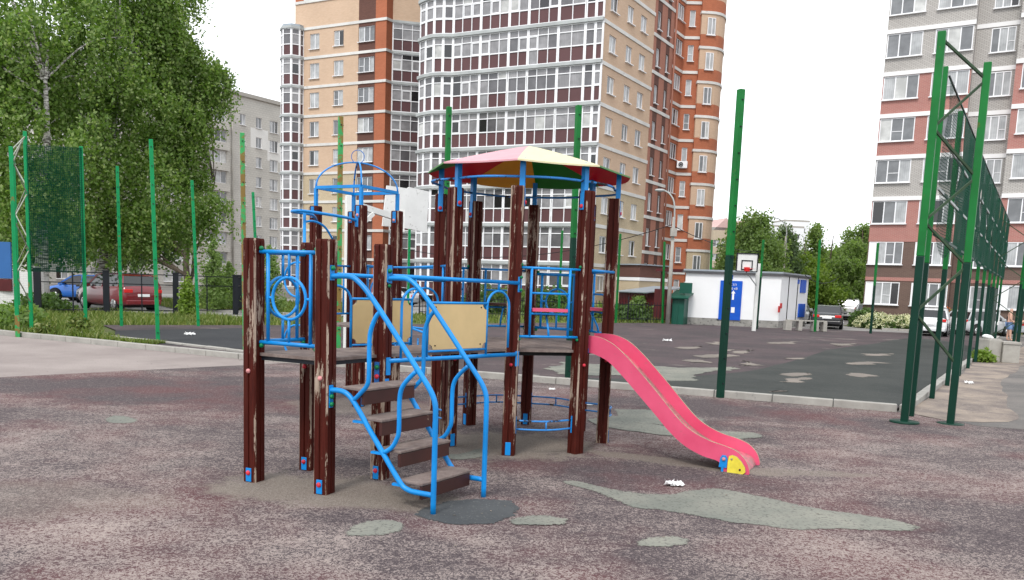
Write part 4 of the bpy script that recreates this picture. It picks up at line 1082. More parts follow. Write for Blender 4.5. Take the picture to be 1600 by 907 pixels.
# ---- stairs
st = Vector((1.05, -.535, 0)).normalized()
SB = {0: P2+V(.0,-.02), 1: P3+V(-.0,-.03)}
def SP(w, t, z): return SB[w]+st*t+V(0,0,z)
def smooth(pts, n=5):
    """Catmull-Rom through points"""
    P = [pts[0]]+list(pts)+[pts[-1]]; out_ = []
    for i in range(1, len(P)-2):
        for k in range(n):
            t = k/n; a, b, c, d = P[i-1], P[i], P[i+1], P[i+2]
            out_.append(.5*((2*b)+(c-a)*t+(2*a-5*b+4*c-d)*t*t+(3*b-a-3*c+d)*t**3))
    out_.append(P[-2]); return out_
for w in (0, 1):
    mb = MB(); R0 = .0235
    mb.tube(smooth([SP(w,.06,1.96), SP(w,.20,1.965), SP(w,.30,1.955), SP(w,.40,1.89), SP(w,.52,1.77), SP(w,.75,1.50), SP(w,.98,1.22), SP(w,1.11,1.06), SP(w,1.165,.95), SP(w,1.175,.82), SP(w,1.175,.5), SP(w,1.175,.0)], 4), R0, 14)
    mb.tube(smooth([SP(w,.06,.955), SP(w,.16,.96), SP(w,.25,.94), SP(w,.34,.86), SP(w,.5,.65), SP(w,.68,.42), SP(w,.84,.22), SP(w,.92,.175), SP(w,1.0,.165), SP(w,1.165,.165)], 4), R0, 14)
    mb.tube(smooth([SP(w,.31,.875), SP(w,.40,.96), SP(w,.465,1.03), SP(w,.485,1.12), SP(w,.485,1.40), SP(w,.50,1.52), SP(w,.55,1.63), SP(w,.60,1.68)], 4), R0*.85, 12)
    mb.tube(smooth([SP(w,.66,.465), SP(w,.74,.52), SP(w,.79,.60), SP(w,.81,.68), SP(w,.81,.93), SP(w,.83,1.04), SP(w,.89,1.12), SP(w,.97,1.195)], 4), R0*.85, 12)
    o = mb.build('stair_rail', M['blue_paint'], PG); LOC[o.name] = world_loc(PG)
    for zz_, hh_ in ((1.99,.13),(.90,.2)): bit('bracket_plate', 'blue_paint', o, lambda b: b.box(SP(w,.068,zz_), (.02,.05,hh_), math.atan2(st.y, st.x)))
    for z in (2.03, .90, .83): bit('bolt_cap', 'green_cap', o, lambda b: b.ball(SP(w,.085,z)+V(.0,-.01,0), .022))
aS_ = math.atan2(st.y, st.x)
for (t, z) in ((.30, .985), (.50, .735), (.70, .485), (.93, .235)):
    a, b = SP(0, t, z), SP(1, t, z); c = (a+b)/2; d = (b-a); L = d.length; d.normalize(); ang = math.atan2(d.y, d.x)
    mb = MB(); mb.box(c+V(0,0,0), (L-.03, .255, .025), ang, 0)
    o = mb.build('stair_tread', M['deck'], PG, bevel=.006); LOC[o.name] = world_loc(PG)
    mb = MB(); nrm = V(d.y, -d.x); nrm = nrm if nrm.dot(st) > 0 else -nrm
    mb.box(c+nrm*.105-V(0,0,.075), (L-.05, .03, .115), ang); mb.build('riser_board', M['brown_board'], o, bevel=.004)
    [bit('support_iron', 'blue_paint', o, lambda b: b.box(SP(w_, t-.115, z-.03), (.11,.035,.02), aS_)) for w_ in (0,1)]
# ---- octagon tower
OC = V(.1, 10.24); OR = 1.07
OA = dict(a=174, b=-141, d=-96, f=-51, g=-6, h=39, e=84, c=129)
OP = {k: OC+V(OR*math.cos(R_(v)), OR*math.sin(R_(v))) for k, v in OA.items()}
order = ['b','d','f','g','h','e','c','a']
PH = 3.03
for k, v in OA.items():
    p = OP[k]; rad = R_(v)
    ft = {'d': rad-R_(20), 'f': rad+R_(90), 'g': rad+R_(0), 'b': rad+R_(90), 'c': rad-R_(90)+R_(180), 'e': rad+R_(180), 'a': rad+R_(90), 'h': rad+R_(90)}[k]
    rr = rad
    def snap(a): q = round((a-rr)/(math.pi/2)); return rr+q*math.pi/2
    tb = snap(rad+R_(90)) if k in ('b','d','a') else snap(rad-R_(90)) if k in ('f','h') else snap(rad)
    if k in ('a', 'c'): tb = snap(R_(-100))
    o = post(p.x, p.y, PH, rr, foot=[(snap(ft), .085, .15, None, 0), (tb, PH-.12, .19, 'red_cap', -.055)])
    # roof support: blue box tube standing on the bracket
    d = V(math.cos(tb), math.sin(tb)); b = MB(); b.box(p+d*.045+V(0,0,3.15), (.06,.06,.38), tb)
    b.build('roof_support', M['blue_paint'], PG)
    mb = MB(); mb.ball(p+V(math.cos(snap(R_(-90))), math.sin(snap(R_(-90))))*.082+V(0,0,1.05), .02); mb.build('bolt_cap', M['red_cap'], o)
deck('deck', [OC+V((OR-.0)*math.cos(R_(v)), (OR-.0)*math.sin(R_(v))) for v in sorted(OA.values())], DZ-.01, .03)
mb = MB(); lst = sorted(OA.values())
for i in range(8):
    a, b = R_(lst[i]), R_(lst[(i+1) % 8]); q = OR-.12
    mb.beam(OC+V(q*math.cos(a), q*math.sin(a), DZ-.065), OC+V(q*math.cos(b), q*math.sin(b), DZ-.065), .04, .045)
mb.build('deck_frame', M['black'], PG)
# top ring of bulging tubes, low double rails
def bulge(A, B, z, k=.16, n=14):
    m_ = (A+B)/2; o_ = (m_-OC).normalized(); return [A.lerp(B, i/n)+o_*(k*math.sin(math.pi*i/n))+V(0,0,z) for i in range(n+1)]
for i in range(8):
    A, B = OP[order[i]], OP[order[(i+1) % 8]]; pair = order[i]+order[(i+1) % 8]
    mb = MB(); mb.tube(bulge(A, B, 3.135, .20 if pair in ('gh','ab') else .1), .014, 10); mb.build('roof_ring_rail', M['blue_chipped'], PG)
    if pair in ('df','gh','he','ec','ca','ab'):
        d_ = (B-A).normalized(); A_, B_ = A+d_*.07, B-d_*.07
        mb = MB(); kk = .27 if pair in ('gh',) else .10
        mb.tube(bulge(A_, B_, .40, kk), .011, 10); mb.tube(bulge(A_, B_, .30, kk), .011, 10)
        for t in (.5,):
            o_ = ((A+B)/2-OC).normalized(); c = A_.lerp(B_, t)+o_*kk; mb.tube([c+V(0,0,.30), c+V(0,0,.40)], .010, 8)
        o = mb.build('low_rail', M['blue_chipped'], PG); LOC[o.name] = world_loc(PG)
        b = MB(); ang = math.atan2(d_.y, d_.x)
        for q in (A_, B_): bit('bracket_plate', 'blue_paint', o, lambda b: b.box(q+V(0,0,.35), (.012,.05,.2), ang))
def seat_panel(A, B, seatmat='pink', full=True):
    d = (B-A).normalized(); L = (B-A).length; o_ = ((A+B)/2-OC).normalized()
    A_, B_ = A+d*.06, B-d*.06; L_ = (B_-A_).length; mb = MB(); t = .015
    n_ = o_*.05
    mb.tube([A_+n_+V(0,0,2.14), B_+n_+V(0,0,2.14)], t, 12); mb.tube([A_+n_+V(0,0,1.37), B_+n_+V(0,0,1.37)], t, 12)
    x0, x1 = .12, L_-.12
    for s in (x0, x1): mb.tube([A_+n_+d*s+V(0,0,1.37), A_+n_+d*s+V(0,0,2.14)], t, 12)
    for z in (1.86, 1.63): mb.tube([A_+n_+d*x0+V(0,0,z), A_+n_+d*x1+V(0,0,z)], t*.85, 10)
    c = A_+n_+d*(x0+x1)/2
    mb.tube([c+V(0,0,1.37), c+V(0,0,1.45)-o_*.02, c-o_*.12+V(0,0,1.63)], t*.85, 10)
    o = mb.build('seat_panel', M['blue_paint'], PG); LOC[o.name] = world_loc(PG)
    mb = MB(); P = []
    hw = (x1-x0)/2-.02
    for i in range(21):
        a = math.pi*i/20; P.append(tuple((c-o_*.0+d*(-hw*math.cos(a))-o_*(.02+.20*math.sin(a))).xy))
    P = [tuple((c+d*hw+o_*.03).xy), tuple((c-d*hw+o_*.03).xy)]+P
    mb.prism(P, 1.655, 1.69, 0); mb.build('seat', M[seatmat], o, bevel=.006)
    for q in (A_, B_):
        for z in (2.17, 1.34): bit('bolt_cap', 'green_cap', o, lambda b: b.ball(q+n_+V(0,0,z), .020))
seat_panel(OP['d'], OP['f']); seat_panel(OP['g'], OP['h']); seat_panel(OP['e'], OP['c'], 'brown_board'); seat_panel(OP['c'], OP['a'], 'brown_board')
rgp = ring_panel(OP['h'].lerp(OP['e'], .06), OP['h'].lerp(OP['e'], .94), 1.37, 2.1, rw=.17)
mb = MB(); A, B = OP['f'], OP['g']; mb.tube([A.lerp(B,.08)+V(.06,-.03,2.14), A.lerp(B,.92)+V(.06,-.03,2.14)], .017, 12); o = mb.build('entry_bar', M['blue_paint'], PG)
mb = MB(); A, B = OP['a'], OP['b']
mb.tube([A.lerp(B,.08)+V(0,0,2.14), A.lerp(B,.92)+V(0,0,2.14)], .016, 12); mb.tube([A.lerp(B,.08)+V(0,0,1.37), A.lerp(B,.92)+V(0,0,1.37)], .016, 12)
for t in (.25,.5,.75): mb.tube([A.lerp(B,t)+V(0,0,1.37), A.lerp(B,t)+V(0,0,2.14)], .014, 10)
mb.build('bar_panel', M['blue_paint'], PG)
# roof: eight lobed panels
RZ, RR_, AZ = 3.30, 1.25, 3.64
tops = {'bd': 'roof_red_sheen', 'df': 'roof_yellow_sheen', 'fg': 'roof_green_sheen', 'gh': 'roof_red_sheen', 'he': 'roof_green_sheen', 'ec': 'roof_yellow_sheen', 'ca': 'roof_red_sheen', 'ab': 'roof_green_sheen'}
und = {'bd': 'roof_red', 'df': 'roof_yellow', 'fg': 'roof_green', 'gh': 'roof_red', 'he': 'roof_green', 'ec': 'roof_yellow', 'ca': 'roof_red', 'ab': 'roof_green'}
for i in range(8):
    pair = order[i]+order[(i+1) % 8]; a0, a1 = R_(OA[order[i]]), R_(OA[order[(i+1) % 8]])
    if a1 < a0: a1 += 2*math.pi
    N1, N2 = 8, 6; T = []; B_ = []
    lob = .07 if pair in ('gh','ca','ec','he') else .0
    for j in range(N2+1):
        q = j/N2
        for k in range(N1+1):
            u = k/N1; a = a0+(a1-a0)*u; ch = math.cos((a1-a0)/2)/math.cos(a-(a0+a1)/2)
            rr = RR_*q*(ch*(1-.25)+.25+lob*math.sin(math.pi*u)); z = AZ-(AZ-RZ)*(q**1.1)-.012*math.sin(math.pi*u)*q
            p = OC+V(rr*math.cos(a), rr*math.sin(a), z); T.append(p); B_.append(p-V(0,0,.018))
    mb = MB(); w1 = N1+1
    Ft = [(j*w1+k, (j+1)*w1+k, (j+1)*w1+k+1, j*w1+k+1) for j in range(N2) for k in range(N1)]
    mb.mesh(T, Ft, 0); mb.mesh(B_, [f[::-1] for f in Ft], 1)
    for j in range(N2):
        for k in (0, N1): 
            f = [T[j*w1+k], T[(j+1)*w1+k], B_[(j+1)*w1+k], B_[j*w1+k]]; mb.face(f if k else f[::-1], 1)
    for k in range(N1): mb.face([T[N2*w1+k], B_[N2*w1+k], B_[N2*w1+k+1], T[N2*w1+k+1]], 0)
    mb.build('roof_panel', [M[tops[pair]], M[und[pair]]], PG)
# ---- bridge between the small tower and the octagon
for (A, B, nm) in ((P3, OP['d'], 0), (P4, OP['b'], 1)):
    d = (B-A).normalized(); L = (B-A).length; n = V(d.y, -d.x)*(1 if nm == 0 else -1)
    mb = MB(); t = .017
    o_ = n*.078
    def Q(s, z): return A+o_+d*s+V(0,0,z)
    mb.tube([Q(.02,1.985), Q(L-.02,1.965)], .021, 12); mb.tube([Q(.02,1.17), Q(L-.02,1.17)], .022, 12)
    s0, s1 = L/2-.42, L/2+.42
    mb.tube([Q(s0,1.735), Q(s1,1.735)], t*.8, 10); mb.tube([Q(s0,1.245), Q(s1,1.245)], t*.7, 10)
    for s in (s0, s1): mb.tube([Q(s,1.19), Q(s,1.74)], t*.75, 10)
    for (a0_, a1_) in ((.17, s0), (s1, L-.16)):
        m_ = (a0_+a1_)/2; r = (a1_-a0_)/2
        pts = [Q(a0_, 1.18), Q(a0_, 1.5)]+[Q(m_-r*math.cos(math.pi*i/14), 1.70+.17*math.sin(math.pi*i/14)) for i in range(15)]+[Q(a1_, 1.5), Q(a1_, 1.25)]
        mb.tube(pts, t*.8, 10); mb.tube([Q(m_, 1.87), Q(m_, 1.97)], t*.8, 8)
    o = mb.build('bridge_rail', M['blue_paint'], PG); LOC[o.name] = world_loc(PG)
    for s, z in ((.01,2.0),(L-.01,1.95),(.01,1.12),(L-.01,1.12)): bit('bracket_plate', 'blue_paint', o, lambda b: b.box(A+n*.088+d*s+V(0,0,z), (.05,.01,.17), math.atan2(d.y, d.x)))
    for s in (.0, L-.0):
        for z in (1.89, 2.03): bit('bolt_cap', 'green_cap', o, lambda b: b.ball(A+n*.10+d*s+V(0,0,z), .018))
    W2, z0, z1, cr = s1-s0-.03, 1.262, 1.722, .055; out2 = []
    for (cx_, cz_, a0_) in ((W2, z0, 90), (W2, z1, 180), (0, z1, 270), (0, z0, 0)):
        for i in range(7):
            a = R_(a0_+ (90*(1 - i/6) if False else 90*i/6)); 
            out2.append((cx_+cr*math.cos(a), cz_+cr*math.sin(a)))
    # scalloped corners: order each fillet so that the outline runs counter-clockwise
    cor = []
    for (cx_, cz_, aa0, aa1) in ((W2, z0, 180, 90), (W2, z1, 270, 180), (0, z1, 360, 270), (0, z0, 90, 0)):
        for i in range(7): a = R_(aa0+(aa1-aa0)*i/6); cor.append((cx_+cr*math.cos(a), cz_+cr*math.sin(a)))
    R = Matrix((d, n, V(0,0,1))).transposed().to_4x4(); R.translation = A+o_+d*(s0+.015)
    mb = MB(); mb.plate(cor, R, .018, 0, 1); mb.build('board', [M['yellow_board'], M['ply_edge']], o)
    for s in (s0+.1, s1-.1):
        for z in (z0+.04, z1-.03): bit('screw', 'black', o, lambda b: b.ball(A+o_+n*.012+d*s+V(0,0,z), .008))
deck('bridge_deck', [P3.lerp(P4,.06), P3, OP['d'].lerp(OP['b'],.02), OP['b'], P4][1:] , DZ-.002, .03)
# ---- slide
sdir = V(math.cos(R_(-27.4)), math.sin(R_(-27.4))); sper = V(-sdir.y, sdir.x)
So = V(.90, 9.80)+sdir*.165
n1b, n2b = So-sper*.285, So+sper*.285
top_ = [(-.20,1.385),(-.05,1.39),(.10,1.375),(.26,1.31),(.42,1.19),(.60,1.02),(.83,.79),(1.08,.53),(1.24,.41),(1.44,.325),(1.62,.285),(1.76,.235),(1.86,.14),(1.90,.03),(1.885,.0)]
bot_ = [(1.62,.0),(1.56,.105),(1.38,.145),(1.17,.235),(.98,.38),(.80,.56),(.60,.755),(.41,.94),(.22,1.10),(.06,1.17),(-.04,1.19),(-.20,1.195)]
def dens(L, n=4):
    q = smooth([V(a, 0, b) for a, b in L], n); return [(p.x, p.z) for p in q]
outl = dens(top_)+dens(bot_)
sl_root = MB()
for base in (n1b, n2b):
    R = Matrix((sdir, sper, V(0,0,1))).transposed().to_4x4(); R.translation = base
    mb = MB(); mb.plate(outl, R, .024, 0, 1); o = mb.build('slide_side', [M['pink'], M['ply_edge']], PG)
ch = [(-.25,1.225),(.08,1.22),(.24,1.15),(.42,1.0),(.62,.80),(.84,.58),(1.04,.40),(1.22,.28),(1.42,.20),(1.62,.155),(1.80,.10),(1.86,.02)]
cp = dens(ch, 5); mb = MB()
for (a, b), (c, e) in zip(cp[:-1], cp[1:]):
    mb.face([n1b+sdir*a+V(0,0,b), n1b+sdir*c+V(0,0,e), n2b+sdir*c+V(0,0,e), n2b+sdir*a+V(0,0,b)])
    mb.face([n1b+sdir*a+V(0,0,b-.02), n2b+sdir*a+V(0,0,b-.02), n2b+sdir*c+V(0,0,e-.02), n1b+sdir*c+V(0,0,e-.02)])
mb.build('slide_chute', M['pink_worn'], PG)
R = Matrix((sdir, sper, V(0,0,1))).transposed().to_4x4(); R.translation = n1b-sper*.022
mb = MB(); mb.plate([(1.665,-.0),(1.83,-.0),(1.86,.03),(1.852,.08),(1.81,.14),(1.76,.185),(1.71,.2),(1.675,.185),(1.665,.12)], R, .02, 0, 1); o = mb.build('slide_foot', [M['yellow_plastic'], M['ply_edge']], PG)
LOC[o.name] = world_loc(PG)
for a, z in ((1.705,.155),(1.80,.05)): bit('bolt', 'wood_bare', o, lambda b: b.ball(n1b-sper*.034+sdir*a+V(0,0,z), .012))
mb = MB(); mb.plate([(1.57,.05),(1.655,.05),(1.66,.15),(1.64,.185),(1.60,.185),(1.58,.15)], R, .012); mb.box(n1b-sper*.02+sdir*1.61+V(0,0,.03), (.025,.02,.08), math.atan2(sdir.y, sdir.x)); mb.build('slide_bracket', M['blue_paint'], PG)
mb = MB(); mb.ball(n1b-sper*.034+sdir*1.62+V(0,0,.145), .02); mb.build('bolt_cap', M['pink_cap'], PG)
mb = MB(); mb.box(n1b-sper*.02-sdir*.06+V(0,0,1.21), (.06,.012,.055), math.atan2(sdir.y, sdir.x)); mb.build('slide_bracket', M['blue_dark'], PG)
mb = MB(); mb.ball(n1b-sper*.034-sdir*.06+V(0,0,1.215), .02); mb.build('bolt_cap', M['pink_cap'], PG)
# ---- rear square tower with a domed frame
QC = V(-2.52, 12.9); QR = .626; qa = .285
QP = [QC+V(QR*math.cos(qa+a), QR*math.sin(qa+a)) for a in (math.pi, -math.pi/2, 0, math.pi/2)]
for p in QP:
    r_ = qa+math.pi/4; post(p.x, p.y, 3.03, r_, foot=[(r_+math.pi*.5+math.pi/2*0+math.pi, .08, .14, 'red_cap', .02), (r_-math.pi, 2.93, .17, 'pink_cap', -.05)])
deck('deck', QP, DZ, .028)
mb = MB()
for i in range(4):
    A, B = QP[i], QP[(i+1) % 4]; mb.beam(A+V(0,0,3.31), B+V(0,0,3.31), .045, .045)
    mb.box(A+V(0,0,3.15), (.046,.046,.30), qa+math.pi/4)
o = mb.build('dome_frame', M['blue_paint'], PG); LOC[o.name] = world_loc(PG)
for i in range(4):
    A = QP[i]; top = QC+V(0,0,3.33+.40); pts = []
    for k in range(15):
        t = math.pi/2*k/14; pts.append(QC+V(0,0,3.33)+(A-QC)*math.cos(t)+V(0,0,.40*math.sin(t)))
    mb = MB(); mb.tube(pts, .013, 8); mb.build('hoop', M['blue_chipped' if i != 1 else 'blue_paint'], o)
mb = MB(); mb.tube([QC+V(.10*math.cos(t*.262), 0, 3.82+.10*math.sin(t*.262)) for t in range(24)], .006, 8, closed=True); mb.build('finial_ring', M['blue_dark'], o)
def bars(A, B, zs=(1.37, 2.14), nv=3):
    mb = MB()
    for z in zs: mb.tube([A.lerp(B,.07)+V(0,0,z), A.lerp(B,.93)+V(0,0,z)], .016, 12)
    for i in range(nv): t = (i+1)/(nv+1); mb.tube([A.lerp(B,t)+V(0,0,zs[0]), A.lerp(B,t)+V(0,0,zs[1])], .014, 10)
    mb.build('bar_panel', M['blue_paint'], PG)
bars(QP[2], QP[3]); bars(QP[3], QP[0])
ring_panel(QP[1].lerp(QP[2], .07), QP[1].lerp(QP[2], .93), 1.37, 2.14)
# net crawl between rear tower and octagon
mb = MB()
for z in (2.14, 1.25, .95): 
    mb.tube([QP[2]+V(.05,0,z), OP['a']+V(-.05,.05,z)], .016, 10)
    mb.tube([QP[2].lerp(QP[3],.9)+V(.05,0,z), OP['c']+V(-.05,.05,z)], .016, 10)
for t in (.2,.4,.6,.8):
    a, b = QP[2].lerp(OP['a'], t)+V(0,0,1.1), QP[3].lerp(OP['c'], t)+V(0,0,1.1); c = (a+b)/2; ax = (b-a)/2
    mb.tube([c+ax*math.cos(math.pi*i/12)-V(0,0,.28*math.sin(math.pi*i/12)) for i in range(13)], .013, 8)
mb.build('crawl_bridge', M['blue_paint'], PG)
# ---- spiral climbing pole in front of the rear tower
SPp = V(-2.965, 11.45)
mb = MB(); mb.tube([SPp, SPp+V(0,0,2.84)], .022, 12)
for zc_ in (1.90, 1.02):
    mb.tube([SPp+V(0,0,zc_+.24)]+[SPp+V(-.12-.20*math.sin(math.pi*i/14), .06+.10*math.sin(math.pi*i/14), zc_+.24*math.cos(math.pi*i/14)) for i in range(15)]+[SPp+V(0,0,zc_-.24)], .015, 10)
mb.tube(smooth([SPp+V(0,0,2.70), SPp+V(.10,.1,2.72), SPp+V(.22,.25,2.66), SPp+V(.3,.4,2.5)], 5), .016, 10)
o = mb.build('spiral_pole', M['blue_paint'], PG)
mb = MB(); a, b = QP[0]+V(.03,-.07), QP[1]+V(-.07,-.05)
mb.tube(smooth([b+V(0,0,2.80), b.lerp(SPp,.4)+V(.12,0,2.82), SPp+V(.05,-.06,2.84), SPp+V(-.12,-.06,2.84), SPp+V(-.2,.1,2.84), SPp+V(-.12,.22,2.84), SPp+V(0,.45,2.83), a+V(0,0,2.80)], 6), .021, 12)
mb.box(b+V(.02,-.01,2.80), (.05,.012,.18), qa+math.pi/4*0-.3); mb.build('pole_loop', M['blue_paint'], PG)

# ================================================================== POSTS, FENCES
def fpost(x, y, h, label, mats=('green_post',), split=None, size=.1, lean=(0,0), base=0., group='green posts of the old court fence'):
    t = thing('fence_post', (x, y, base), label, 'post', group)
    nn = 0; b0 = V(x, y, base); tp = V(x+lean[0], y+lean[1], h); segs = [(0, 1, mats[0])] if not split else [(0, split/h, mats[1]), (split/h, 1, mats[0])]
    for u0, u1, m_ in segs:
        mb = MB(); a, b = b0.lerp(tp, u0), b0.lerp(tp, u1); d = (b-a).normalized()
        y_ = V(0,0,1).cross(V(math.cos(.45), math.sin(.45))).normalized(); x_ = y_.cross(d).normalized(); y_ = d.cross(x_)
        mb.box((a+b)/2, (size, size, (b-a).length), R=Matrix((x_, y_, d)).transposed()); mb.build('shaft' if u1 == 1 else 'lower_shaft', M[m_], t, bevel=.008)
    mb = MB(); n = int(h/.45)
    for i in range(n):
        q = b0.lerp(tp, (i+.6)/n); d = V(math.cos(.45-math.pi/2), math.sin(.45-math.pi/2)); mb.box(q+d*(size/2+.008), (.02,.03,.02), .45-math.pi/2); mb.box(q+V(-d.y,d.x)*(size/2+.006), (.02,.02,.02))
    mb.build('net_clips', M['dark_fence'], t)['kind'] = 'stuff'
    return t
def postat(bx, by, tx, ty, label, **k):
    p = G(bx, by, k.get('base', 0.)); d = ray(tx, ty); q = math.hypot(p.x, p.y)/math.hypot(d.x, d.y); tp = O3+d*q
    return fpost(p.x, p.y, tp.z, label, lean=((tp.x-p.x)*.9, (tp.y-p.y)*.9), **k)
g1 = 'green posts standing along the near side of the court'
postat(247, 537, 235, 218, 'green post with rusty lower half at the kerb, in front of the red car', mats=('green_post',), group=g1)
postat(383, 553, 378, 208, 'rusty green post just left of the climbing frame, against the grey apartment block', mats=('green_post_rusty',), group=g1)
pk = [V(-1.63,17.45), V(-4.35,18.55)]
p = atY(530, 400, 18.6); fpost(p.x, p.y, 5.5, 'rust-streaked green post rising behind the small dome frame', mats=('green_post_rusty',), group=g1, base=cz)
p = atY(698, 300, 17.4); fpost(p.x, p.y, 5.55, 'green post behind the left edge of the coloured roof', mats=('green_light','green_dark'), split=2.4, group=g1, base=cz)
postat(887, 600, 904, 165, 'green post seen behind the coloured roof, left of the pink slide', mats=('green_light','green_dark'), split=2.9, group=g1)
postat(1125, 622, 1158, 140, 'tall two-tone green post standing clear to the right of the pink slide', mats=('green_light','green_dark'), split=2.62, group=g1, size=.11)
g2 = 'green posts standing along the far side of the court'
postat(190, 512, 183, 260, 'thin bright green post in the grass before the dark red car', base=.0, group=g2)
postat(310, 512, 299, 282, 'bright green post at the grass edge, right of the red car', base=.0, group=g2)
p = atY(405, 400, 33); fpost(p.x, p.y, 5.2, 'leaning bright green post showing above the leftmost wooden post', lean=(-.25,0), group=g2)
p = atY(493, 400, 33); fpost(p.x, p.y, 5.1, 'short bright green post showing left of the dome frame post', group=g2)
p = atY(639, 400, 38); fpost(p.x, p.y, 4.9, 'bright green post under the white wooden backboard', group=g2)
p = atY(742, 400, 36); fpost(p.x, p.y, 5.2, 'green post behind the octagon posts, before the white loggias', mats=('green_light',), group=g2)
p = atY(876, 420, 44); fpost(p.x, p.y, 4.9, 'thin green post seen through the red seat panel', mats=('green_light',), group=g2)
p = atY(966, 430, 45); fpost(p.x, p.y, 4.9, 'thin green post beside the beige tower corner, right of the wooden frame', mats=('green_light',), group=g2)
postat(1035, 507, 1038, 378, 'thin green post immediately left of the concrete lamp post', mats=('green_light',), group=g2)
postat(1107, 508, 1112, 375, 'thin green post against the left part of the white substation', mats=('green_light','green_dark'), split=3., group=g2)
postat(1182, 516, 1193, 375, 'thin green post next to the basketball hoop', mats=('green_light','green_dark'), split=2.8, group=g2)
postat(1273, 520, 1281, 375, 'thin green post at the bench, left of the black sedan', mats=('green_light',), group=g2)
postat(1360, 523, 1372, 380, 'thin green post before the flower bed of the right-hand block', mats=('green_light','green_dark'), split=2.6, group=g2)
postat(1583, 542, 1606, 372, 'thin green post at the right edge, beside the woman in black top', mats=('green_light','green_dark'), split=2.8, group=g2)
# rusted foot collars of near-left posts are in the paint
# right-hand fence with netting
FA = V(6.72, 13.5); FD = V(.543, .84).normalized(); FN = V(FD.y, -FD.x)
rf_ = thing('court_fence', tuple(FA), 'tall green court fence with hanging green netting and bracing struts along the right side', 'fence')
def fbox(mb, p, h, s=.12): mb.box(V(p.x, p.y, h/2), (s, s, h), math.atan2(FD.y, FD.x))
def two(p, h, sp=2.45, s=.12, nm='post'):
    for z0, z1, m_, n_ in ((0, sp, 'green_dark', 'lower_post'), (sp, h, 'green_light', nm)):
        mb = MB(); mb.box(V(p.x, p.y, (z0+z1)/2), (s, s, z1-z0), math.atan2(FD.y, FD.x)); mb.build(n_, M[m_], rf_, bevel=.01)
C1 = V(6.25, 12.75); BU = V(7.02, 12.82)
two(C1, 5.95, 2.62, .112); two(BU, 5.55, 2.55, .108)
mb = MB(); mb.tube([C1, C1+V(0,0,.03)], .22, 20); mb.tube([BU, BU+V(0,0,.012)], .2, 20); mb.build('base_plate', M['green_dark'], rf_)
mb = MB()
zz = [(5.85,5.30),(5.30,4.62),(4.62,4.05),(4.05,3.4),(3.4,2.70),(2.70,1.95),(1.95,1.15)]
for i in range(7):
    a, b = (C1, BU) if i % 2 == 0 else (BU, C1); top_z = [5.85,5.30,4.55,3.85,3.15,2.50,1.75,.95]
    mb.beam(a+V(0,0,top_z[i]), b+V(0,0,top_z[i+1]), .035, .035)
mb.build('bracing_strut', M['strut_green'], rf_)
npst = 10; RH = {}
for k in range(npst):
    p = FA+FD*(3.05*k); h = 5.55 if k else 5.65; two(p, h, 2.55, .092)
mb = MB(); mb2 = MB()
for k in (7,):
    p = FA+FD*(3.05*k)+FN*1.0; two(p, 5.3, 2.5, .13)
    q = FA+FD*(3.05*k)
    for i in range(6):
        a, b = (p, q) if i % 2 else (q, p); mb2.beam(a+V(0,0,5.1-i*.75), b+V(0,0,4.35-i*.75), .03, .03)
mb2.build('bracing_strut', M['strut_green'], rf_)
for z, m_ in ((5.5,'dark_fence'), (4.55,'cornice_gray'), (3.75,'cornice_gray'), (3.02,'green_dark')):
    mb = MB(); mb.beam(FA+V(0,0,z)+FN*.07, FA+FD*3.05*(npst-1)+V(0,0,z)+FN*.07, .03, .045 if m_ != 'dark_fence' else .02); mb.build('rail', M[m_], rf_)
rnet = random.Random(5)
for k in range(npst-1):
    mb = MB(); n = 12; sag = rnet.uniform(.03,.12) if k else .3
    p0, p1 = FA+FD*3.05*k, FA+FD*3.05*(k+1); T = []; n2 = 5
    for j in range(n2+1):
        for i in range(n+1):
            t = i/n; zt = 5.48-.06*math.sin(math.pi*t)-(0 if k else .0); zb = 3.0-sag*math.sin(math.pi*t)
            q = p0.lerp(p1, t)+FN*(.085+.05*math.sin(t*9+j*2+k)*math.sin(math.pi*j/n2)); T.append(q+V(0,0,zb+(zt-zb)*j/n2))
    mb.mesh(T, [(j*(n+1)+i, j*(n+1)+i+1, (j+1)*(n+1)+i+1, (j+1)*(n+1)+i) for j in range(n2) for i in range(n)], 0, None, True)
    mb.build('netting', M['net' if k > 0 else 'net_thin'], rf_)
mb = MB()
for k in range(7): p = FA+FD*(19.2+k*.75); mb.box(V(p.x,p.y,1.25), (.05,.05,2.5), 1)
mb.box(V((FA+FD*23.5).x, (FA+FD*23.5).y, 1.3), (2.2,.06,2.4), math.atan2(FD.y, FD.x)); mb.build('gate_leaf', M['green_dark'], rf_)
q_ = FA+FD*25.2+FN*.12; R4 = Matrix.Rotation(math.atan2(FD.y, FD.x), 4, 'Z'); R4.translation = q_
mb = MB(); mb.plate([(0,1.0),(.9,1.0),(.9,1.75),(.35,1.75),(.35,1.62),(.75,1.62),(.75,1.14),(0,1.14)], R4, .04); mb.build('white_bracket', M['white_paint'], rf_)
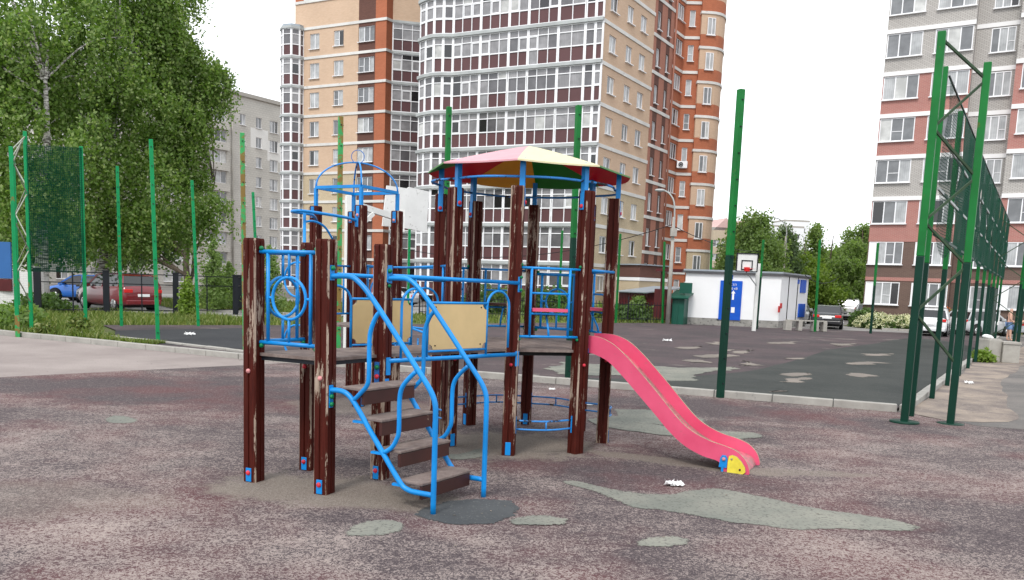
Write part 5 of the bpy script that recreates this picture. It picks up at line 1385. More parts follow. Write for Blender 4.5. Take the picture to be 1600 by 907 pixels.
# left-hand corner of the fence
lf = thing('corner_fence', (-14.1, 23.65, 0), 'bright green fence corner with zigzag struts and thin mesh panel before the birches, far left', 'fence')
LPs = [(V(-13.62,22.23), 5.1), (V(-14.10,23.69), 5.74), (V(-15.2,24.9), 5.2), (V(-12.66,23.97), 5.42)]
for i, (p, h) in enumerate(LPs):
    mb = MB(); mb.box(V(p.x,p.y,h/2), (.1,.1,h), .45); mb.build('post', M['green_post' if i != 0 else 'green_post'], lf, bevel=.01)
mb = MB(); mb.box(V(-13.62,22.23,.3), (.108,.108,.62), .45); mb.build('rusty_foot', M['green_post_rusty'], lf)
mb = MB()
for (a, b) in ((0,1),(2,1)):
    zz = [5.05,5.65,5.0,4.2,3.5,2.7,2.0,1.2] if a == 2 else [5.0,5.6,4.8,4.0,3.2,2.4,1.7,.9]
    for i in range(7 if a == 0 else 6):
        q0, q1 = (LPs[a][0], LPs[b][0]) if i % 2 == 0 else (LPs[b][0], LPs[a][0])
        mb.beam(q0+V(0,0,zz[i]), q1+V(0,0,zz[i+1]), .024, .024)
mb.build('bracing_strut', M['pale_strut'], lf)
mb = MB(); p0, p1 = LPs[1][0], LPs[3][0]; n = 6
T = [p0.lerp(p1, i/n)+V(.05,-.05, z) for z in (1.8, 3.3, 5.38) for i in range(n+1)]
mb.mesh(T, [(j*(n+1)+i, j*(n+1)+i+1, (j+1)*(n+1)+i+1, (j+1)*(n+1)+i) for j in range(2) for i in range(n)]); mb.build('mesh_panel', M['net_thin'], lf)
# black railing fence behind the grass
bf = thing('railing_fence', tuple(G(275, 497)), 'black metal railing fence with thick posts behind the long grass, before the red car', 'fence')
fpts_ = [G(60, 494), G(167, 494), G(275, 495), G(368, 492), G(376, 488)]
for p in fpts_:
    p.z = 0; mb = MB(); mb.box(V(p.x,p.y,.92), (.24,.24,1.84), .4); mb.box(V(p.x,p.y,1.87), (.28,.28,.06), .4); mb.build('post', M['dark_fence'], bf)
for a, b in zip(fpts_[:-1], fpts_[1:]):
    for z_ in (1.78, 1.35, .25): bit('rail', 'dark_fence', bf, lambda q: q.beam(a+V(0,0,z_), b+V(0,0,z_), .035, .04))
    mb = MB(); L = (b-a).length; n = max(2, int(L/1.7))
    for i in range(1, n): q = a.lerp(b, i/n); mb.box(V(q.x,q.y,.9), (.05,.05,1.75), .4)
    mb.build('bar', M['dark_fence'], bf)
# low black picket fence before the tower garden
pf_ = thing('picket_fence', tuple(G(960, 505)), 'low black picket fence before the garden of the tower', 'fence')
A, B = G(655, 494), G(1052, 507); A.z = B.z = 0; L = (B-A).length; n = int(L/.17); mb = MB(); mb3 = MB()
for i in range(n): q = A.lerp(B, i/n); mb.box(V(q.x,q.y,.62), (.025,.025,1.2), 0)
for i in range(0, n, 14): q = A.lerp(B, i/n); mb3.box(V(q.x,q.y,.75), (.07,.07,1.5), 0)
mb.build('picket', M['dark_fence'], pf_)['kind'] = 'stuff'; mb3.build('post', M['dark_fence'], pf_)
for z_ in (1.05, .25): bit('rail', 'dark_fence', pf_, lambda b: b.beam(A+V(0,0,z_), B+V(0,0,z_), .03, .04))
# ================================================================== COURT EQUIPMENT
wb = thing('basketball_stand', (-3.9, 18.7, cz), 'old white basketball stand with peeling wooden backboard behind the dome frame', 'basketball stand')
pp0 = atY(543.5, 430, 19.3); pp0.z = 0
mb = MB(); mb.box(V(pp0.x,pp0.y,1.95), (.15,.15,3.82), .5); mb.build('post', M['white_paint'], wb, bevel=.01)
b0 = atY(604, 300, 20.6); bc = V(pp0.x+1.15, pp0.y+.75, 0)
mb = MB(); mb.beam(V(pp0.x,pp0.y,3.70), V(atY(628,340,20.6).x, 20.6, 3.45), .11, .14); mb.beam(V(pp0.x,pp0.y,2.9), V(pp0.x+.5,pp0.y+.45,3.5), .07,.09)
mb.box(V(atY(628,340,20.6).x, 20.62, 3.42), (.12,.12,.55), .3); mb.build('arm', M['white_paint'], wb)
q0, q1 = atY(601, 316, 20.8), atY(668, 318, 21.6); c = (q0+q1)/2; ang = math.atan2(q1.y-q0.y, q1.x-q0.x)
R = (Matrix.Rotation(ang, 4, 'Z')); R.translation = V(q0.x, q0.y, 0)
Lb = math.hypot(q1.x-q0.x, q1.y-q0.y); zb0, zb1 = 3.28, 4.28
mb = MB(); mb.plate([(-.06,zb0),(Lb*.3,zb0+.01),(Lb*.99,zb0-.06),(Lb,zb0+.3),(Lb*1.02,zb1-.02),(Lb*.55,zb1+.04),(Lb*.5,zb1),(.05,zb1+.01),(.0,zb0+.6)], R, .04); mb.build('backboard', M['white_board'], wb)
# far hoop
hp = G(1178, 517, cz); hs = thing('basketball_hoop', (hp.x-.1, hp.y-.3, cz), 'white basketball backboard with black target square and red rim before the substation', 'basketball hoop')
hx, hy = hp.x-.1, hp.y-.3
mb = MB(); mb.box(V(hx,hy,1.75), (.15,.15,3.4), .2); mb.build('pole', M['white_paint'], hs)
bcx = atY(1167, 412, hy-.9); ang = R_(3); n_ = V(math.sin(ang), -math.cos(ang)); tdir = V(math.cos(ang), math.sin(ang)); bz_ = 3.55
z_hi, z_lo = atY(1167,396.5,hy-.9).z, atY(1168,424.5,hy-.9).z; wdt = (atY(1185,412,hy-.9)-atY(1152,412,hy-.9)).x+.0; bc = V(bcx.x, bcx.y, (z_hi+z_lo)/2)
mb = MB(); mb.box(bc, (wdt, .04, z_hi-z_lo), ang); mb.build('backboard', M['white_board'], hs)
mb = MB(); 
def fr_(w_, h_, c, t, th=.02):
    for sx_, sz_, a_, b_ in ((0,h_/2,w_,t),(0,-h_/2,w_,t),(w_/2,0,t,h_+t),(-w_/2,0,t,h_+t)):
        mb.box(c+tdir*sx_+V(0,0,sz_)+n_*.03, (a_, th, b_), ang)
fr_(wdt, z_hi-z_lo, bc, .045, .06); fr_(wdt*.5, (z_hi-z_lo)*.5, bc-V(0,0,.13), .05); mb.build('target_marking', M['dark_fence'], hs)
mb = MB(); rc = bc+n_*.32-V(0,0,(z_hi-z_lo)*.36); mb.tube([rc+V(.22*math.cos(t*.314), .22*math.sin(t*.314)) for t in range(20)], .012, 8, closed=True)
mb.box(bc+n_*.06-V(0,0,(z_hi-z_lo)*.38), (.26,.1,.2), ang); mb.build('rim', M['red_plastic'], hs)
mb = MB(); mb.beam(V(hx,hy,3.35), bc-n_*.02-V(0,0,.1), .06, .08); mb.beam(V(hx,hy,2.3), bc-n_*.02-V(0,0,.45), .04, .04); mb.build('bracket_arm', M['cornice_gray'], hs)
# ================================================================== LAMPS
def lamp(bx, by, topz, arm, label, base=None, width=.13, lum=True):
    p = base or G(bx, by); p.z = 0; t = thing('street_lamp', tuple(p), label, 'lamp post'); mb = MB()
    mb.tube([p, p+V(0,0,topz)], [width, width*.62], 10); mb.build('concrete_pole', M['concrete'], t)
    mb = MB(); a = V(*arm); q = p+V(0,0,topz-.9)
    pts = smooth([q+V(.0,-.12), q+V(0,-.12,1.0), q+a*.12+V(0,-.1,1.75), q+a*.5+V(0,0,2.2), q+a+V(0,0,2.35)], 5); mb.tube(pts, .045, 8); mb.build('arm', M['cornice_gray'], t)
    mb = MB(); mb.ball(q+a*1.12+V(0,0,2.33), .3, sc=(1,.45,.28)); mb.build('lamp_head', M['cornice_gray'], t)
    mb = MB(); mb.box(q+V(0,-.12,.05), (.34,.2,.45)); mb.build('fixing_box', M['concrete'], t)
    return p
LPa = lamp(1043, 508, 6.0, (-.75, .1, 0), 'tall concrete lamp post standing before the red brick corner of the tower')
LPb = lamp(0, 0, 6.6, (-1.3, 0, 0), 'concrete lamp post with long arm rising behind the white substation', base=atY(1222, 450, 66))
LPc = lamp(0, 0, 5.6, (-.6, .3, 0), 'concrete lamp post before the trees left of the right-hand block', base=atY(1323, 450, 78))
def wire(name, a, b, sag, label, r=.022, n=16):
    mb = MB(); mb.tube([a.lerp(b, i/n)-V(0,0,sag*4*(i/n)*(1-i/n)) for i in range(n+1)], r, 5); tag(mb.build(name, M['cable']), label, 'cable')
wire('overhead_cable', V(LPa.x,LPa.y,5.6), V(-9, 56, 4.3), 1.3, 'dark overhead cable sagging from the lamp post towards the beige tower wall')
wire('overhead_cable', V(LPa.x,LPa.y,5.5), V(LPb.x,LPb.y,5.6), .7, 'dark overhead cable running from the tower lamp post towards the substation')
wire('overhead_cable', V(LPb.x,LPb.y,6.2), V(LPc.x,LPc.y,5.6), .8, 'upper overhead cable between the two lamp posts before the trees', .02)
wire('overhead_cable', V(LPc.x,LPc.y,5.), V(K0.x+2, K0.y+2, 3.1), 1.0, 'overhead cable dropping from the right lamp post to the substation roof', .02)
# ================================================================== SMALL THINGS
def crate(name, pts, label, hgt):
    a, b = G(*pts[0]), G(*pts[1]); a.z = b.z = 0; L = (b-a).length; ang = math.atan2((b-a).y, (b-a).x); n = V(-(b-a).y, (b-a).x).normalized(); c = (a+b)/2+n*.3
    t = thing(name, tuple(a), label, 'concrete block'); mb = MB(); mb.box(c+V(0,0,hgt/2), (L, .6, hgt), ang); mb.build('body', M['concrete'], t, bevel=.02); return t, c, L, ang, n
t, c, L, ang, n = crate('litter_bin', ((1543,566),(1563,566.5)), 'taller grey concrete litter bin full of white rubbish beside the fence', .74)
mb = MB(); mb.box(c+V(0,0,.75), (L*.86,.5,.03), ang); mb.build('rim', M['kerb'], t)
rb = MB()
for i in range(9): rb.ball(c+V(random.uniform(-.18,.18), random.uniform(-.15,.15), .78+random.uniform(0,.05)), random.uniform(.06,.12), sc=(1.2,1,.6), seg=8, rings=6)
tag(rb.build('rubbish', M['paper']), 'white crumpled rubbish heaped on the concrete litter bin', 'rubbish')
t, c, L, ang, n = crate('concrete_bench_block', ((1565,567),(1592,568.5)), 'lower grey concrete bench block to the right of the litter bin', .62)
mb = MB(); mb.box(c+V(0,0,.65), (L*1.06,.66,.07), ang); mb.build('slab', M['concrete'], t)
bn = thing('bench', tuple(G(1232, 518)), 'low concrete bench with timber seat before the substation corner', 'bench')
a, b = G(1228, 518), G(1288, 520); a.z = b.z = cz
for t_ in (.03,.33,.73,.97):
    q = a.lerp(b, t_); mb = MB(); mb.box(q+V(0,0,.27), (.32 if t_ in (.03,.73) else .2,.45,.5), 0); mb.build('leg', M['concrete'], bn)
mb = MB(); q = (a+b)/2; mb.box(q+V(0,0,.55), ((b-a).length,.4,.06), math.atan2((b-a).y, (b-a).x)); mb.build('seat', M['concrete'], bn)
def litter(px_, py_, s, label, z=.01, zoff=0.):
    p = G(px_, py_, zoff); rs_ = random.Random(int(px_)); mb = MB(); N = 9
    for q in range(3):
        VV = []; o_ = V(rs_.uniform(-.4,.4)*s, rs_.uniform(-.3,.3)*s)
        for i in range(N+1):
            for j in range(N+1):
                VV.append(p+o_+V((i/N-.5)*s*rs_.uniform(.6,1.3), (j/N-.5)*s*.6*rs_.uniform(.8,1.2), z+abs(rs_.gauss(0,.16))*s))
        mb.mesh(VV, [(i*(N+1)+j, (i+1)*(N+1)+j, (i+1)*(N+1)+j+1, i*(N+1)+j+1) for i in range(N) for j in range(N)])
    tag(mb.build('paper_scrap', M['paper']), label, 'litter')
litter(1055, 760, .13, 'crumpled white paper on the rubber ground below the pink slide', .012)
litter(864, 610, .09, 'small white scrap near the kerb seen between the octagon posts')
litter(920, 634, .1, 'white scrap on the ground behind the rightmost octagon post')
litter(298, 524, .22, 'white scrap lying on the dark court corner at left', .01, cz)
litter(1512, 600, .16, 'white scrap on the sandy path right of the court fence')
litter(1042, 533.5, .2, 'small white scrap on the court behind the top of the slide', .012, cz)
# fallen leaves and grit
rng_ = np.random.default_rng(9); nn_ = 900; P_ = np.stack([rng_.uniform(-9, 9, nn_), rng_.uniform(4, 17.5, nn_), np.full(nn_, .014)], 1)
P2c = np.array([[(KC.lerp(KA, t)).x, (KC.lerp(KA, t)).y-.16-abs(rng_.normal(0,.12)), .014] for t in rng_.uniform(0, 1, 420)])
simple('grit', (.20,.17,.14), .9, .4, 20.)
def flat(name, P, sz, mat):
    mb = MB()
    for p in P:
        a = random.uniform(0, 6.28); s1, s2 = sz*random.uniform(.5, 1.3), sz*random.uniform(.3, .8); c, sn = math.cos(a), math.sin(a)
        mb.mesh([(p[0]+c*s1, p[1]+sn*s1, p[2]), (p[0]-sn*s2, p[1]+c*s2, p[2]+sz*.3), (p[0]-c*s1, p[1]-sn*s1, p[2]), (p[0]+sn*s2, p[1]-c*s2, p[2]+sz*.2)], [(0,1,2,3)])
    mb.build(name, M[mat])['kind'] = 'stuff'
flat('fallen_leaves', P_, .016, 'leaf_lime' if False else 'grit'); flat('grit', P2c, .022, 'grit')
# sign/transformer at the far left edge
hl = thing('utility_hut', tuple(G(-6, 500)), 'white brick hut with blue and dark red boards at the far left edge', 'hut')
c = atY(-8, 470, 34); mb = MB(); mb.box(V(c.x,c.y+1,.85), (2.2,2.,1.7), .3); mb.build('wall', M['block_white'], hl)
mb = MB(); mb.box(V(c.x-.15,c.y,2.15), (1.7,.1,1.5), .1); mb.build('blue_board', M['blue_board'] if 'blue_board' in M else simple('blue_board', (.03,.12,.33), .5, .1, 1.), hl)
mb = MB(); mb.box(V(c.x-.15,c.y-.02,1.12), (1.7,.1,.5), .1); mb.build('red_board', M['maroon_metal'], hl)

# ================================================================== CARS
def car(loc, head, paintc, label, kind='sedan', scale=1., plate=True, group=None):
    nm = 'car_paint_%d' % len(M); a = Mat(nm); a.col(paintc); a.rough(.28, .5); a.b.inputs['Coat Weight'].default_value = .6; a.b.inputs['Coat Roughness'].default_value = .08; M[nm] = a.m
    t = thing('parked_car', (0,0,0), label, 'car', group)
    if kind == 'sedan': Lh, belt, roof, st = 4.5, .92, 1.42, [(-2.25,.62,.70),(-2.18,.90,.80),(-1.55,.98,.86),(-1.2,.99,.88),(-.3,.96,.88),(.85,.94,.88),(1.0,.92,.87),(1.9,.78,.82),(2.2,.62,.72),(2.27,.5,.6)]; gh = [(-1.62,0),(-1.0,.46),(-.55,.5),(.1,.5),(.45,.44),(1.1,0)]; wb = (-1.3, 1.33)
    elif kind == 'hatch': Lh, belt, roof, st = 4.1, .98, 1.55, [(-2.05,.72,.74),(-2.0,1.0,.82),(-1.7,1.04,.85),(-.3,1.0,.87),(.85,.97,.87),(1.0,.95,.86),(1.7,.82,.82),(2.0,.62,.72),(2.07,.5,.6)]; gh = [(-1.95,0),(-1.62,.46),(-1.2,.54),(-.1,.56),(.35,.48),(1.1,0)]; wb = (-1.25, 1.27)
    else: Lh, belt, roof, st = 4.4, 1.06, 1.72, [(-2.2,.8,.78),(-2.15,1.08,.86),(-1.8,1.12,.9),(-.3,1.08,.92),(.85,1.05,.92),(1.05,1.03,.9),(1.8,.94,.87),(2.15,.72,.76),(2.22,.55,.65)]; gh = [(-2.08,0),(-1.82,.5),(-1.45,.58),(-.1,.60),(.4,.5),(1.1,0)]; wb = (-1.32, 1.35)
    # hull
    st2 = []
    for (a_, b_) in zip(st[:-1], st[1:]):
        n = max(1, int((b_[0]-a_[0])/.25)); st2 += [tuple(a_[k]+(b_[k]-a_[k])*i/n for k in range(3)) for i in range(n)]
    st2.append(st[-1]); mb = MB(); VV = []; m_ = 0
    for (x, zt, hw) in st2:
        z0 = .24 if abs(x) < 2.0 else .34
        ring = [(0,z0),(hw*.9,z0),(hw*.985,z0+.1),(hw,.5),(hw*.99,zt*.8 if zt > .75 else zt*.85),(hw*.95,zt-.04),(hw*.8,zt),(hw*.4,zt+.02),(0,zt+.025)]
        ring = ring+[(-y,z) for y, z in ring[-2:0:-1]]; m_ = len(ring); VV += [(x,y,z) for y,z in ring]
    Fs = []
    for i in range(len(st2)-1):
        for k in range(m_): Fs.append((i*m_+k, (i+1)*m_+k, (i+1)*m_+(k+1) % m_, i*m_+(k+1) % m_))
    Fs += [tuple(range(m_)), tuple((len(st2)-1)*m_+k for k in range(m_))[::-1]]
    mb.mesh(VV, [f[::-1] for f in Fs], 0, None, True); body = mb.build('body', M[nm], t)
    hw = .74; mb = MB(); VV = []
    for (x, dz) in gh:
        b_ = belt-.03; w0 = .80 if kind == 'sedan' else .84; w1 = w0-.14*dz/.5; VV += [(x,-w0,b_),(x,-w1,b_+dz),(x,w1,b_+dz),(x,w0,b_)]
    Fs = []; rfs = []
    for i in range(len(gh)-1):
        Fs += [(i*4,i*4+1,(i+1)*4+1,(i+1)*4),(i*4+2,i*4+3,(i+1)*4+3,(i+1)*4+2)]
        top = (i*4+1,i*4+2,(i+1)*4+2,(i+1)*4+1)
        (rfs if gh[i][1] > .4 and gh[i+1][1] > .4 else Fs).append(top)
    mb.mesh(VV, Fs, 0); o = mb.build('windows', M['car_glass'], t)
    mb = MB(); mb.mesh([(x, y*1.0, z+.012) for x, y, z in VV], rfs, 0, None, True)
    up = [i for i in range(len(gh)) if gh[i][1] > .4]
    # pillars
    for s in (-1, 1):
        pil = [(gh[0], gh[up[0]]), (gh[up[-1]], gh[-1]), ((-.28, 0), (-.28, gh[up[1]][1])), ((gh[up[0]][0]+.15,0),(gh[up[0]][0]+.12,gh[up[0]][1]))]
        for (xa, da), (xb, db) in pil: 
            w0 = .80 if kind == 'sedan' else .84; mb.beam((xa, s*(w0-.14*da/.5), belt-.03+da), (xb, s*(w0-.14*db/.5), belt-.03+db), .05, .09)
        for i in up[:-1]:
            a_, b_ = gh[i], gh[i+1]; w0 = .80 if kind == 'sedan' else .84; mb.beam((a_[0], s*(w0-.14*a_[1]/.5), belt-.03+a_[1]), (b_[0], s*(w0-.14*b_[1]/.5), belt-.03+b_[1]), .05, .05)
    mb.build('roof', M[nm], t)
    for x in wb:
        for s in (-1, 1):
            y = s*.80
            mb = MB(); mb.tube([(x, y-.02*s, .36), (x, y+.082*s, .36)], .39, 24); mb.build('wheel_arch', M['black'], t)
            mb = MB(); mb.tube([(x, y-.1*s, .315), (x, y+.10*s, .315)], .315, 24); wo_ = mb.build('wheel', M['tyre'], t)
            mb = MB(); mb.tube([(x, y+.098*s, .315), (x, y+.108*s, .315)], .205, 20)
            for q in range(8): an__ = q*math.pi/4; mb.beam((x, y+.112*s, .315), (x+.19*math.cos(an__), y+.112*s, .315+.19*math.sin(an__)), .02, .03)
            mb.build('rim', M['chrome'], wo_)
    rear = st[0][0]; hwr = st[1][2]; zl = .78 if kind == 'sedan' else .9
    for s in (-1, 1):
        mb = MB(); mb.box((rear+.05, s*(hwr-.2), zl), (.14, .36, .15)); mb.build('tail_light', M['red_plastic'], t, bevel=.02)
        mb = MB(); mb.box((st[-1][0]-.12, s*.55, .66), (.18, .32, .13)); mb.build('headlight', M['chrome'], t, bevel=.03)
        mb = MB(); mb.box((.75, s*.98, belt+.03), (.12, .2, .13)); mb.build('mirror', M[nm], t, bevel=.02)
    mb = MB(); mb.box((rear-.015, 0, .70 if kind == 'sedan' else .72), (.03, .52, .12)); mb.build('number_plate', M['paper'], t)
    mb = MB(); mb.box((rear+.02, 0, .42), (.12, 1.55, .2)); mb.build('rear_bumper', M[nm], t, bevel=.04)
    mb = MB(); mb.box((0,0,.25), (3.9,1.5,.14)); mb.build('underbody', M['black'], t)
    t.location = Vector(loc); t.rotation_euler = (0, 0, head); t.scale = (scale,)*3
    LOC[t.name] = Vector(loc); return t
def gz(x, y): p = G(x, y); p.z = 0; return p
p = gz(134, 471); car(p, R_(176), (.015,.16,.62), 'bright blue hatchback seen side-on behind the birch trunks', 'hatch', 1.02)
p = V(-19.3, 39.6); car(p, R_(143), (.16,.006,.012), 'dark red crossover with rear window facing the court, under the birch crown', 'suv', 1.08)
car(V(-24.2, 47.5), R_(-75), (.02,.02,.022), 'black car parked between the blue hatchback and the red crossover', 'sedan', 1.0)
p = V(19.2, 50.0); car(p, R_(68), (.012,.012,.014), 'black sedan with red tail lights behind the concrete bench', 'sedan', 1.0)
car(V(22.3, 68), R_(66), (.05,.055,.065), 'dark blue minivan with pale roof parked behind the black sedan, left of the lamp post', 'suv', 1.15)
car(V(28.6, 70), R_(66), (.62,.63,.64), 'white car parked beyond the black sedan, under the lamp post', 'suv', 1.1)
car(V(26.8, 62.), R_(70), (.60,.62,.63), 'pale silver sedan half hidden behind the shrub at the block corner', 'sedan', 1.05)
car(V(19.0, 55.5), R_(62), (.25,.27,.28), 'grey-green car nose showing at the right corner of the substation', 'hatch', 1.0)
car(V(22.9, 44.2+.6), R_(60), (.70,.71,.72), 'white hatchback parked on the road behind the green fence posts', 'hatch', 1.0)
car(V(27.2, 47.6), R_(20), (.45,.46,.47), 'silver car behind the fence posts, right of the white hatchback', 'hatch', .95)
car(V(31.2, 46.4), R_(15), (.42,.43,.46), 'silver grey car behind the woman in black top', 'sedan', 1.)
car(V(-9.5, 62.), R_(160), (.5,.52,.55), 'pale car far back, glimpsed through the young pine by the grey block', 'sedan', 1.)

# ================================================================== FOLIAGE
def leafmesh(name, P, size, mat, parent=None, aspect=1.5, droop=.5, seed=1, kind=None, up=.0):
    rng = np.random.default_rng(seed); n = len(P)
    a = rng.uniform(0, 2*np.pi, n); tilt = rng.normal(-.2, .6, n)
    u = np.stack([np.cos(a)*np.cos(tilt), np.sin(a)*np.cos(tilt), np.sin(tilt)-droop], 1); u /= np.linalg.norm(u, axis=1)[:, None]
    r = rng.normal(size=(n, 3)); v = np.cross(u, r); v /= np.linalg.norm(v, axis=1)[:, None]+1e-9
    s = size*rng.uniform(.6, 1.3, n)[:, None]
    A = P-u*s*aspect*.5; B = P+v*s*.5; C = P+u*s*aspect*.5; D = P-v*s*.5
    VV = np.stack([A, B, C, D], 1).reshape(-1, 3)
    if parent is not None: VV = VV-np.array(world_loc(parent))
    me = bpy.data.meshes.new(name); me.vertices.add(4*n); me.vertices.foreach_set('co', VV.ravel().astype(np.float32))
    me.loops.add(4*n); me.loops.foreach_set('vertex_index', np.arange(4*n, dtype=np.int32))
    me.polygons.add(n); me.polygons.foreach_set('loop_start', np.arange(0, 4*n, 4, dtype=np.int32)); me.polygons.foreach_set('loop_total', np.full(n, 4, dtype=np.int32))
    me.update(calc_edges=True); at_ = me.attributes.new('rnd', 'FLOAT', 'FACE'); at_.data.foreach_set('value', rng.uniform(0, 1, n).astype(np.float32))
    me.materials.append(M[mat]); o = bpy.data.objects.new(name, me); COL.objects.link(o)
    if parent is not None: o.parent = parent
    if kind: o['kind'] = kind
    return o
def crown_points(lobes, n, rng, strand=14, hang=1.2, clump=.45, shell=.55, spread=.10):
    """clumps on and in ellipsoid lobes, each with drooping strands of leaves"""
    vol = np.array([l[3]*l[4]*l[5] for l in lobes])**.67; pr = vol/vol.sum(); ns = max(1, n//strand)
    li = rng.choice(len(lobes), ns, p=pr); L = np.array(lobes)[li]
    # strands grouped in clumps
    ncl = max(4, ns//16); cid = rng.integers(0, ncl, ns); cl_l = rng.choice(len(lobes), ncl, p=pr); LL = np.array(lobes)[cl_l]
    d = rng.normal(size=(ncl, 3)); d /= np.linalg.norm(d, axis=1)[:, None]; rr = (shell+(1-shell)*rng.uniform(0, 1, ncl)**.6)*rng.uniform(.82, 1.1, ncl)
    cc = LL[:, :3]+d*rr[:, None]*LL[:, 3:6]
    S = cc[cid]+rng.normal(size=(ns, 3))*clump*np.array([1, 1, .7])
    hd = rng.uniform(0, 2*np.pi, ns); hl = hang*rng.uniform(.4, 1.3, ns)
    t = np.tile(np.linspace(0, 1, strand), (ns, 1)); ox = .35*hl[:, None]*np.sin(t*1.5)
    X = S[:, 0, None]+np.cos(hd)[:, None]*ox; Y = S[:, 1, None]+np.sin(hd)[:, None]*ox; Z = S[:, 2, None]-hl[:, None]*t**1.4
    P = np.stack([X, Y, Z], -1).reshape(-1, 3)+rng.normal(size=(ns*strand, 3))*spread
    return P[P[:, 2] > .15], cc
def tree(name, label, base, hgt, lobes, nleaf, lsize, leaf, bark='bark', tr=.22, hang=1.2, clump=.5, shell=.5, seed=1, group=None, lean=(0,0), strand=14, limbs=14, cat='tree', aspect=1.5, spread=.1):
    t = thing(name, (base[0], base[1], 0), label, cat, group); rng = np.random.default_rng(seed)
    P, cc = crown_points(lobes, nleaf, rng, strand, hang, clump, shell, spread)
    leafmesh('crown', P, lsize, leaf, t, seed=seed, aspect=aspect)
    mb = MB(); rs_ = random.Random(seed); b = V(base[0], base[1]); tp = V(base[0]+lean[0], base[1]+lean[1], hgt*.9)
    tk = [b.lerp(tp, i/8)+V(rs_.uniform(-.12,.12), rs_.uniform(-.12,.12), 0)*(i > 0) for i in range(9)]
    mb.tube(tk, [tr*(1.25 if i == 0 else 1)*(1-.85*i/8) for i in range(9)], 10)
    idx = rng.choice(len(cc), min(limbs, len(cc)), replace=False)
    for i in idx:
        e = Vector(cc[i]); z = max(hgt*.15, min(e.z-.8*(e-tp).length*.25-.5, hgt*.8)); q = z/(hgt*.9); s_ = b.lerp(tp, q)
        m_ = s_.lerp(e, .5)+V(0,0,.35*(e-s_).length*.35); r0 = tr*.38*(1-q*.6)
        mb.tube(smooth([s_, m_, e], 4), [r0*(1-.85*k/8) for k in range(9)], 6)
    mb.build('trunk', M[bark], t); return t
def lob(px_, py_, Y, r, rz=None, ry=None): p = atY(px_, py_, Y); return (p.x, p.y, p.z, r, ry or r, rz or r)
bA = gz(65, 482); bB = gz(157, 478)
tree('birch_tree', 'large birch at the far left, its whitewashed trunk standing left of the blue car', (bA.x, bA.y), 13, [lob(20,60,39,3.8), lob(-40,200,38,4.0), lob(60,210,38,3.0), lob(70,300,38,2.6,1.9), lob(0,300,37,3.0,2.2), lob(90,50,40,3.6), lob(30,-70,41,4.0), lob(-60,60,40,4.)], 54000, .125, 'leaf_birch', 'birch', .33, 1.5, .36, .3, 3, lean=(.6,0), limbs=22)
tree('birch_tree', 'large spreading birch with whitewashed trunk between the blue and the dark red car', (bB.x, bB.y), 14, [lob(150,70,44,3.8), lob(185,190,43,3.4), lob(225,50,46,2.8), lob(160,290,42,2.7,2.2), lob(215,285,42,2.2), lob(210,-30,46,3.4), lob(120,150,43,3.4), lob(240,345,42,1.6,1.5), lob(180,350,42,2.0,1.2), lob(115,345,41,2.0,1.2), lob(240,20,46,2.0), lob(252,70,46,1.8,2.0), lob(225,-40,46,3.)], 72000, .125, 'leaf_birch', 'birch', .36, 1.5, .36, .3, 4, lean=(1.2,.5), limbs=26)
tree('birch_tree', 'birch with hanging branches whose crown reaches right to the grey apartment block', (-19.8, 48.5), 9, [lob(280,140,47,2.0,2.2), lob(335,115,47,1.1,1.1), lob(270,215,46,2.2), lob(262,120,47,1.9), lob(290,260,46,1.4,2.0), lob(330,318,44,1.0,.8), lob(298,345,44,1.2,1.1), lob(288,75,48,1.0,1.0), lob(335,160,47,.6,1.0), lob(356,322,44,.5,.35), lob(275,310,45,1.6), lob(318,95,48,.9,.8), lob(305,190,47,.7,1.0), lob(365,105,47,.45,.4)], 38000, .12, 'leaf_birch', 'bark', .13, 1.5, .24, .25, 5, lean=(2.2,0), limbs=12)
tree('birch_tree', 'darker tree closing the view low behind the red crossover', (-22.5, 56), 11, [lob(60,375,57,3.0,1.8), lob(140,370,57,3.2,1.8), lob(220,370,57,3.0,1.8), lob(20,330,58,3.6,2.6)], 24000, .17, 'leaf_dark', 'bark', .25, 1.0, .7, .2, 6)
def pine(base, h, r, seed, label, leaf='leaf_spruce', n=9000, ls=.12, name='young_pine'):
    t = thing(name, (base[0], base[1], 0), label, 'tree'); rng = np.random.default_rng(seed); P = []
    nb = int(h*16)
    for i in range(nb):
        z = h*(.06+.94*(i/nb)**.9); R0 = r*(1-z/h)**.85+.05; a = rng.uniform(0, 6.283); m_ = max(20, int(n/nb*(R0/r*1.6+.1)))
        q = rng.uniform(.05, 1, m_)**.7; P.append(np.stack([base[0]+np.cos(a)*R0*q, base[1]+np.sin(a)*R0*q, z+.28*R0*q**1.5-.05], 1)+rng.normal(size=(m_, 3))*(.06+.16*R0))
    leafmesh('crown', np.concatenate(P), ls, leaf, t, seed=seed, aspect=2.6, droop=-.2)
    mb = MB(); mb.tube([V(*base), V(*base, h*.97)], [.05+h*.008, .01], 8); mb.build('trunk', M['bark'], t); return t
pp_ = lambda x, y, Y: (atY(x, y, Y).x, atY(x, y, Y).y)
pine(pp_(334,440,41), 3.6, .9, 21, 'young pine with soft green shoots behind the black railing, left of the wooden frame', 'leaf_far', 4200, .07)
pine(pp_(421,440,37), 3.3, .8, 22, 'young pine seen through the ring panel of the small tower', 'leaf_far', 3600, .06)
pine(pp_(358,440,44), 2.6, .9, 23, 'small rounded pine just left of the leftmost wooden post', 'leaf_far', 2500, .07)
